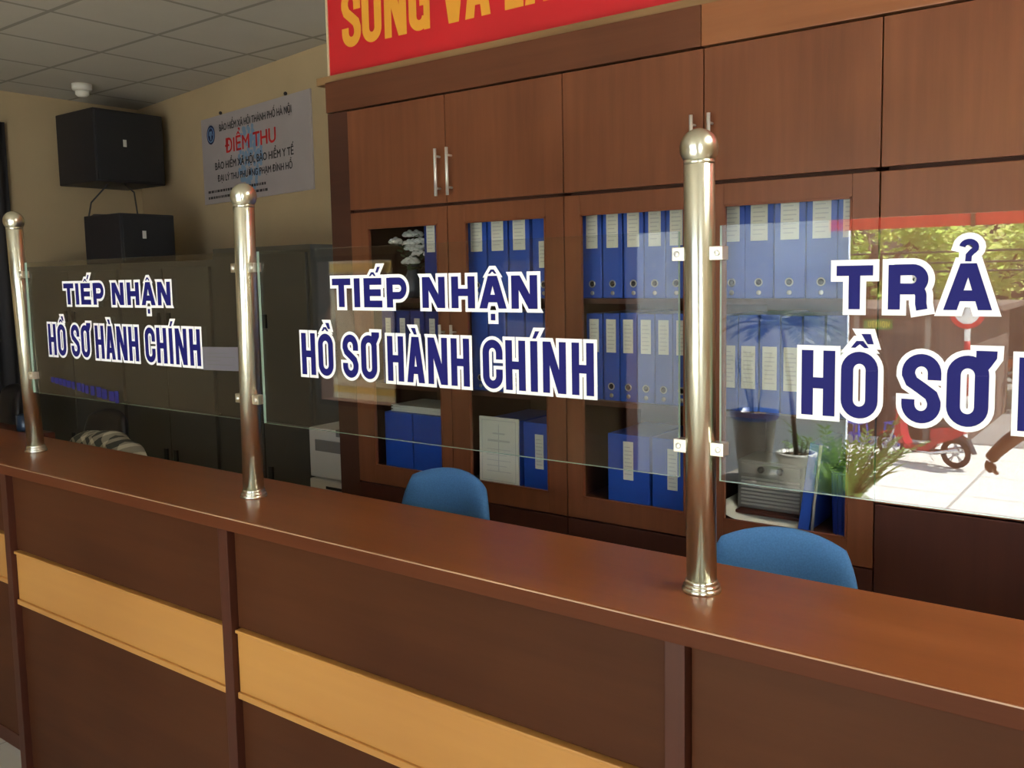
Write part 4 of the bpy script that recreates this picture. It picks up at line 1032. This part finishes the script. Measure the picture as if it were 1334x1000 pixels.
# motorbikes
def motorbike(x, y, rz, label, paint, z=GZ, group='parked motorbikes'):
    t = thing('motorbike', label, 'motorbike', (x, y, z), rz, group)
    for nm, xc, fw in (('front_wheel', .62, .042), ('rear_wheel', -.62, .050)):
        R0 = .275
        RX = Matrix.Translation((xc, 0, R0)) @ Matrix.Rotation(PI / 2, 4, 'X')
        ring_ = [(xc + (R0 - fw) * math.cos(2 * PI * i / 36), 0, R0 + (R0 - fw) * math.sin(2 * PI * i / 36)) for i in range(36)]
        w_ = MB().tube(ring_, fw, 10, True).build(nm, 'tyre', t)
        m = MB().tube([(xc + .20 * math.cos(2 * PI * i / 32), 0, R0 + .20 * math.sin(2 * PI * i / 32)) for i in range(32)], .016, 8, True)
        m.lathe([(.05, -.05), (.05, .05)], n=20, mat=RX)
        for k in range(5):
            a = 2 * PI * k / 5 + .3; c, s = math.cos(a), math.sin(a)
            for da in (-.12, .12): m.tube([(xc + .045 * c, 0, R0 + .045 * s), (xc + .195 * math.cos(a + da), 0, R0 + .195 * math.sin(a + da))], .013, 6)
        m.build('alloy_rim', 'rim', w_)
    m = MB()
    side = lambda pts, hw: m.prism(pts, lambda u, v, d: (u, d, v), -hw, hw)
    side([(.40, .34), (.47, .50), (.50, .72), (.44, .92), (.36, .93), (.38, .70), (.34, .48), (.26, .34)], .13)         # leg shield
    side([(.30, .24), (.30, .33), (-.10, .36), (-.28, .52), (-.82, .74), (-.88, .70), (-.60, .52), (-.34, .42), (-.16, .26)], .115)   # lower fairing sweeping up to the tail
    side([(-.20, .50), (-.22, .68), (-.78, .80), (-.86, .76), (-.80, .68), (-.40, .55)], .125)
    m.build('fairing', paint, t)
    MB().prism([(.60, .56), (.80, .50), (.86, .42), (.78, .47), (.62, .51), (.44, .42), (.40, .46), (.50, .54)], lambda u, v, d: (u, d, v), -.055, .055).build('front_mudguard', paint, t)
    MB().prism([(-.52, .56), (-.70, .60), (-.86, .54), (-.98, .30), (-.94, .30), (-.84, .48), (-.70, .54), (-.54, .50)], lambda u, v, d: (u, d, v), -.06, .06).build('rear_mudguard', 'bike_dark', t)
    MB().box(-.78, .06, -.12, .12, .72, .80, .035, seg=3).build('saddle', 'bike_dark', t)
    m = MB().box(-.20, .18, -.10, .10, .20, .36, .03).box(.0, .22, -.09, .09, .24, .34, .02); m.tube([(-.1, .12, .24), (-.62, .12, .27)], .03, 8); m.build('engine', 'bike_dark', t)
    m = MB().tube([(.10, -.10, .24), (-.25, -.14, .24), (-.75, -.16, .36)], .035, 10, radii=[.018, .03, .042]); m.tube([(.10, .10, .22), (-.25, .14, .24), (-.78, .16, .38)], .035, 10, radii=[.018, .035, .045]); m.build('exhaust', 'chrome', t)
    m = MB()
    for s in (-1, 1): m.tube([(.62, s * .085, .275), (.50, s * .085, .62), (.44, s * .06, .88)], .022, 8)
    m.build('fork', 'rim', t)
    m = MB().tube([(.36, -.33, 1.02), (.42, -.16, 1.02), (.44, 0, .97), (.42, .16, 1.02), (.36, .33, 1.02)], .016, 8); hb = m.build('handlebar', 'bike_dark', t)
    for s in (-1, 1):
        m = MB().tube([(.40, s * .24, 1.02), (.40, s * .30, 1.16)], .007, 6); m.ball((.40, s * .32, 1.20), .055, 12, (.35, 1.1, .8)); m.build('mirror', 'bike_dark', hb)
    m = MB().ball((.46, 0, .97), .10, 16, (.75, 1.3, .8)); hd = m.build('headlamp_cowl', paint, t)
    MB().ball((.505, 0, .95), .06, 14, (.6, 1.2, .8)).build('headlamp', 'chrome', hd)
    MB().ball((-.90, 0, .72), .04, 12, (.6, 1.6, .8)).build('tail_lamp', 'road_red', t)
    MB().tube([(-.84, -.08, .78), (-.98, -.06, .82), (-.98, .06, .82), (-.84, .08, .78)], .012, 6).build('grab_rail', 'chrome', t)
    MB().tube([(-.05, .1, .22), (-.10, .22, .02)], .012, 6).build('side_stand', 'chrome', t)
    return t
motorbike(-3.17, -16.25, math.radians(196), 'red motorbike parked on the sunny pavement, seen mirrored in the glass', 'bike_red')
motorbike(-5.2, -30.5, math.radians(150), 'white motorbike parked across the road beside the striped pole', 'bike_white', GZ - .12)
motorbike(-4.2, -31.5, math.radians(210), 'orange motorbike parked across the road among dark ones', 'bike_orange', GZ - .12)
motorbike(-3.2, -33.0, math.radians(170), 'dark motorbike parked across the road beyond the orange one', 'bike_dark', GZ - .12)
motorbike(-2.0, -32.0, math.radians(160), 'dark motorbike at the end of the parked line across the road', 'bike_dark', GZ - .12)
def stool(x, y, label):
    t = thing('plastic_stool', label, 'stool', (x, y, GZ), .3, 'blue plastic stools')
    MB().box(-.17, .17, -.17, .17, .42, .46, .015).build('seat', 'stool', t)
    for sx in (-1, 1):
        for sy in (-1, 1): MB().tube([(sx * .18, sy * .18, 0), (sx * .14, sy * .14, .43)], .022, 6).build('leg', 'stool', t)
    MB().box(-.17, .17, -.015, .015, .18, .22).box(-.015, .015, -.17, .17, .18, .22).build('stretcher', 'stool', t)
stool(-4.75, -17.6, 'blue plastic stool on the pavement in front of the dark shop, nearer its door')
stool(-4.05, -17.9, 'blue plastic stool on the pavement beside the red motorbike wheel')
# street sign on a striped pole
t = thing('street_sign', 'round red and white road sign on a striped pole by the kerb', 'road sign', (-2.78, -18.0, GZ), 0)
for k in range(8):
    MB().lathe([(.055, k * .36), (.055, (k + 1) * .36)], n=16).build('pole_band', 'road_red' if k % 2 else 'road_white', t)
RS = Matrix.Translation((0, .07, 2.72)) @ Matrix.Rotation(-PI / 2, 4, 'X')
sp = MB().lathe([(.32, 0), (.32, .012)], n=40, mat=RS).build('sign_plate', 'road_red', t)
MB().lathe([(.225, .012), (.225, .016)], n=40, mat=RS).build('sign_face', 'road_white', sp)
# dark shop house close by, with a small lit-green name board
t = thing('shop_house', 'dark one-storey shop house across the pavement with pale door columns', 'shop', (-6.6, -21.5, GZ - .12), 0)
MB().box(-4.2, 3.62, -3.0, 2.4, 0, 2.72, .01).build('wall', 'house', t)
MB().box(-4.6, 3.95, -3.2, 2.65, 2.72, 2.86, .01).build('roof', 'house', t)
for x in (-2.2, -.3, 1.5): MB().box(x, x + 1.25, 2.36, 2.42, .05, 2.3, .005).build('shop_opening', 'shop_dark', t)
for x in (-.5, 1.36, 2.82): MB().box(x, x + .11, 2.38, 2.5, 0, 2.7, .005).build('door_column', 'house2', t)
nb = MB().box(1.55, 2.15, 2.42, 2.46, 2.40, 2.63, .004).build('name_board', 'shop_sign', t)
b = MB(); xx = 2.10
for ch, w_ in (('N', .075), ('O', .07), ('H', .07), ('I', .02), ('E', .06), ('U', .07)):
    xx -= w_ if ch == 'N' else 0
    xx -= 0 if ch == 'N' else w_ + .018
    pr = glyph(ch, w_, .14, .02, .02)
    for poly in letter_faces(pr, 0): b.add([(xx + u, 2.463, 2.445 + v) for u, v in poly], [tuple(range(len(poly)))])
b.build('lettering', 'yellow', nb)
# street houses far behind
for k, (x0, x1, h, mt, lb) in enumerate(((-26, -15, 8.5, 'house', 'tall dark house at the tree-shaded end of the road'), (-15, -6.5, 7.0, 'house2', 'pale plaster house behind the thickest trees'), (-6.5, 2.5, 7.8, 'house', 'dark plaster house behind the parked motorbikes'), (2.5, 12, 7.2, 'house2', 'pale plaster house beyond the parked motorbikes'))):
    t = thing('street_house', lb, 'house', ((x0 + x1) / 2, -40, GZ - .12), 0, 'houses across the road')
    W = (x1 - x0) / 2
    MB().box(-W, W, -4, 3, 0, h).build('wall', mt, t)
    MB().box(-W, W, -4.2, 3.4, h, h + .25).build('roof', 'house', t)
    for q in range(3):
        xx = -W + (q + .5) * 2 * W / 3
        MB().box(xx - W * .24, xx + W * .24, 2.97, 3.03, .05, 2.7).build('shop_opening', 'shop_dark', t)
        f = MB().box(xx - .6, xx + .6, 2.97, 3.05, 4.0, 5.4).build('window', 'house2' if mt == 'house' else 'house', t)
        MB().box(xx - .52, xx + .52, 3.04, 3.06, 4.08, 5.32).build('window_glass', 'shop_dark', f)
def tree(x, y, hc, r, label, mat, seed, n=2600):
    rnd = random.Random(seed)
    t = thing('street_tree', label, 'tree', (x, y, GZ - .12), 0, 'trees along the road')
    m = MB().tube([(0, 0, 0), (.05, .1, 1.4), (-.1, 0, 2.8), (.1, .1, hc)], .2, 10, radii=[.24, .20, .17, .10])
    for k in range(6):
        a = 2 * PI * k / 6 + rnd.random(); m.tube([(0, 0, 2.2 + .2 * k), (math.cos(a) * r * .35, math.sin(a) * r * .35, 2.9 + .25 * k), (math.cos(a) * r * .75, math.sin(a) * r * .75, hc + .2 * k - .4)], .06, 6, radii=[.09, .06, .03])
    m.build('trunk', 'bark', t)
    lf = MB(); cl = []
    for k in range(26):
        a = rnd.uniform(0, 2 * PI); e = rnd.uniform(-.9, 1); q = rnd.uniform(.35, 1) * r
        cl.append((Vector((math.cos(a) * math.sqrt(1 - e * e) * q, math.sin(a) * math.sqrt(1 - e * e) * q, hc + e * r * .72)), rnd.uniform(.5, .95)))
    for k in range(n):
        c, cr = cl[k % 26]
        p = c + Vector((rnd.gauss(0, 1), rnd.gauss(0, 1), rnd.gauss(0, .8))) * cr * .55
        a = rnd.uniform(0, 6.28); d1 = Vector((math.cos(a), math.sin(a), rnd.uniform(-.6, .5))).normalized(); d2 = d1.cross(Vector((rnd.gauss(0, 1), rnd.gauss(0, 1), rnd.gauss(0, 1)))).normalized(); s = rnd.uniform(.10, .20)
        lf.add([p - d1 * s, p + d2 * s * .5, p + d1 * s, p - d2 * s * .5], [(0, 1, 2, 3)])
    lf.build('foliage', mat, t)
for k, (x, y, hc, r, lb, mt) in enumerate(((-13.5, -27, 4.6, 3.0, 'green street tree over the far end of the shop house', 'leaf_tree'), (-9.6, -29, 4.5, 2.9, 'yellow-green street tree behind the shop house roof', 'leaf_tree2'), (-6.9, -26.5, 4.4, 2.6, 'green street tree beside the shop house corner', 'leaf_tree'), (-4.6, -30.0, 4.6, 2.8, 'yellow-green street tree above the parked motorbikes', 'leaf_tree2'), (-1.6, -28.5, 4.4, 2.7, 'green street tree past the parked motorbikes', 'leaf_tree'), (1.8, -30, 4.6, 2.9, 'yellow-green street tree at the open end of the road', 'leaf_tree2'))):
    tree(x, y, hc, r, lb, mt, 20 + k)
for k, (z, lb) in enumerate(((2.05, 'lowest black overhead cable along the road'), (2.25, 'middle black overhead cable along the road'), (2.5, 'uppermost black overhead cable along the road'))):
    t = thing('overhead_cable', lb, 'cable', (-6, -21.3, z), 0, 'overhead cables')
    MB().tube([(-22 + 44 * i / 20, 0, -.5 + .5 * ((i - 10) / 10) ** 2) for i in range(21)], .022, 6).build('wire', 'cable', t)
for x in (-28, 16):
    t = thing('utility_pole', 'concrete utility pole carrying the cables, ' + ('beyond the tall dark house' if x < 0 else 'at the open end of the road'), 'pole', (x, -21.3, GZ - .12), 0)
    MB().lathe([(.16, 0), (.11, 6)], n=16).build('shaft', 'step', t)

# ------------------------------------------------------------------ a walker on the steps, only an arm shows in the glass
def skin(name, mat, chains, parent, lvl=2):
    vs = []; es = []; rs = []
    for ch in chains:
        prev = None
        for item in ch:
            if isinstance(item, int): idx = item
            else:
                vs.append(item[0]); rs.append(item[1]); idx = len(vs) - 1
            if prev is not None: es.append((prev, idx))
            prev = idx
    me = bpy.data.meshes.new(name); me.from_pydata(vs, es, []); me.update()
    o = bpy.data.objects.new(name, me); C.objects.link(o); o.parent = parent
    sk = o.modifiers.new('skin', 'SKIN'); sk.use_smooth_shade = True
    for i, r in enumerate(rs):
        r2 = r if isinstance(r, tuple) else (r, r)
        me.skin_vertices[0].data[i].radius = r2; me.skin_vertices[0].data[i].use_root = (i == 0)
    sub = o.modifiers.new('sub', 'SUBSURF'); sub.levels = lvl; sub.render_levels = lvl
    me.materials.append(M[mat]); return o
px, py, pz = .17, -5.08, FZ - .17 * 2 - .005
t = thing('person', 'person in an olive shirt walking past the doorway, fist swinging', 'person', (px, py, pz), 0)
# walking towards the street's far side (local +X forward), arm on the -X side swung back
pelvis = ((0, 0, .93), (.135, .10))
body = [
    [pelvis, ((0, 0, 1.08), (.13, .095)), ((0, 0, 1.25), (.145, .10)), ((0, 0, 1.38), (.13, .085)), ((0, 0, 1.46), .062), ((.01, 0, 1.53), .056), ((.02, 0, 1.60), (.075, .088)), ((.02, 0, 1.68), (.078, .092)), ((.015, 0, 1.735), (.055, .066))],
    [0, ((-.0, -.09, .86), .088), ((.14, -.10, .50), .060), ((.05, -.10, .12), .043), ((.05, -.10, .05), .040), ((.17, -.10, .035), .035)],
    [0, ((0, .09, .86), .088), ((-.02, .10, .48), .060), ((-.26, .10, .17), .043), ((-.30, .10, .11), .040), ((-.22, .10, .04), .034)],
    [3, ((0, -.17, 1.38), .058), ((.10, -.22, 1.12), .045), ((.26, -.20, .95), .034), ((.31, -.19, .93), (.030, .022))],
    [3, ((-.02, .17, 1.38), .058), ((-.17, .24, 1.16), .050), ((-.345, .24, 1.00), .050), ((-.42, .238, .91), .040), ((-.440, .238, .872), (.052, .040))],
]
skin('body', 'skin', body, t)
sh = [
    [((0, 0, .95), (.155, .125)), ((0, 0, 1.10), (.148, .115)), ((0, 0, 1.25), (.162, .118)), ((0, 0, 1.38), (.148, .100)), ((0, 0, 1.43), (.085, .075))],
    [3, ((0, -.17, 1.385), .072), ((.07, -.215, 1.18), .066)],
    [3, ((-.02, .17, 1.385), .072), ((-.13, .225, 1.22), .068), ((-.20, .24, 1.13), .068), ((-.265, .24, 1.075), .066)],
]
skin('shirt', 'shirt', sh, t)
tr = [
    [((0, 0, .93), (.150, .118)), ((0, 0, .98), (.148, .118))],
    [0, ((0, -.09, .85), .103), ((.14, -.10, .50), .078), ((.06, -.10, .14), .066)],
    [0, ((0, .09, .85), .103), ((-.02, .10, .48), .078), ((-.26, .10, .19), .066)],
]
skin('trousers', 'trouser', tr, t)
m = MB().ball((.005, 0, 1.70), .108, 18, (1.0, .84, .80)); m.build('hair', 'hair', t)
m = MB().ball((.10, 0, 1.625), .018, 10, (1, .7, 1.2)); m.build('nose', 'skin', t)
for s in (-1, 1):
    MB().ball((.085, s * .033, 1.655), .011, 10).build('eye', 'road_white', t)
    MB().ball((.015, s * .082, 1.64), .026, 10, (.7, .3, 1.1)).build('ear', 'skin', t)
# loose fist: palm root at the wrist, four curled fingers, thumb across
def hand(base, dirv, side, up, sc=1.0):
    d = Vector(dirv).normalized(); s = Vector(side).normalized(); u = Vector(up).normalized(); B = Vector(base)
    for k, ln in enumerate((.92, 1.0, .96, .80)):
        o_ = s * (-.027 + .018 * k)
        p = [B + o_ * .8 - u * .004, B + o_ + d * .028 - u * .004, B + o_ + d * (.022 + .022 * ln) + u * .016, B + o_ + d * (.018 + .008 * ln) + u * .032, B + o_ + d * .004 + u * .026]
        skin('finger', 'skin', [[(tuple(B + (q - B) * sc), r * sc) for q, r in zip(p, (.0105, .0105, .0098, .0092, .0085))]], t, 2)
    p = [B - s * .022 - d * .005, B - s * .038 + d * .022 + u * .022, B - s * .022 + d * .038 + u * .046, B + d * .040 + u * .054]
    skin('thumb', 'skin', [[(tuple(B + (q - B) * sc), r * sc) for q, r in zip(p, (.013, .012, .0105, .0095))]], t, 2)
hand((-.440, .238, .868), (-.35, 0, -.94), (-.2, -1, 0), (.9, -.1, -.3), 1.3)
hand((.315, -.19, .93), (.95, 0, -.2), (0, 1, .1), (.2, .2, .95))
for x, y, a in ((.08, -.10, 0), (-.27, .10, .5)):
    m = MB().box(x - .10, x + .17, y - .048, y + .048, .0, .075, .022, seg=3) if a == 0 else MB().box(x - .10, x + .16, y - .048, y + .048, .0, .08, .022, seg=3)
    o = m.build('shoe', 'bike_dark', t)

# ------------------------------------------------------------------ light
def emit(name, col, st):
    m = bpy.data.materials.new(name); m.use_nodes = True; p = m.node_tree.nodes['Principled BSDF']
    p.inputs['Base Color'].default_value = (.8, .8, .8, 1); p.inputs['Emission Color'].default_value = col; p.inputs['Emission Strength'].default_value = st
    return m
M['lamp'] = emit('lamp_diffuser', (1.0, .94, .80, 1), 2.2)
t = thing('ceiling_light', 'square recessed ceiling light above the street end of the counter', 'ceiling light', (1.55, .10, CEIL), 0)
MB().box(-.31, .31, -.61, .61, -.022, 0, .004).build('frame', 'white_plastic', t)
MB().box(-.28, .28, -.58, .58, -.028, -.020).build('diffuser', 'lamp', t)
sun = bpy.data.lights.new('sun', 'SUN'); sun.energy = 4.6; sun.angle = math.radians(0.6); sun.color = (1.0, .97, .88)
so = bpy.data.objects.new('sun', sun); C.objects.link(so)
so.rotation_euler = Vector((.40, -.42, .82)).to_track_quat('Z', 'Y').to_euler()
so.location = (6, -8, 14)
w = bpy.data.worlds.new('sky'); scene.world = w; w.use_nodes = True
nt = w.node_tree; bg = nt.nodes['Background']
bg.inputs['Color'].default_value = (.72, .86, 1.0, 1); bg.inputs['Strength'].default_value = 0.6
vs_ = scene.view_settings
vs_.view_transform = 'Standard'; vs_.look = 'None'; vs_.gamma = 1.0; vs_.use_curve_mapping = False
vs_.exposure = 3.82
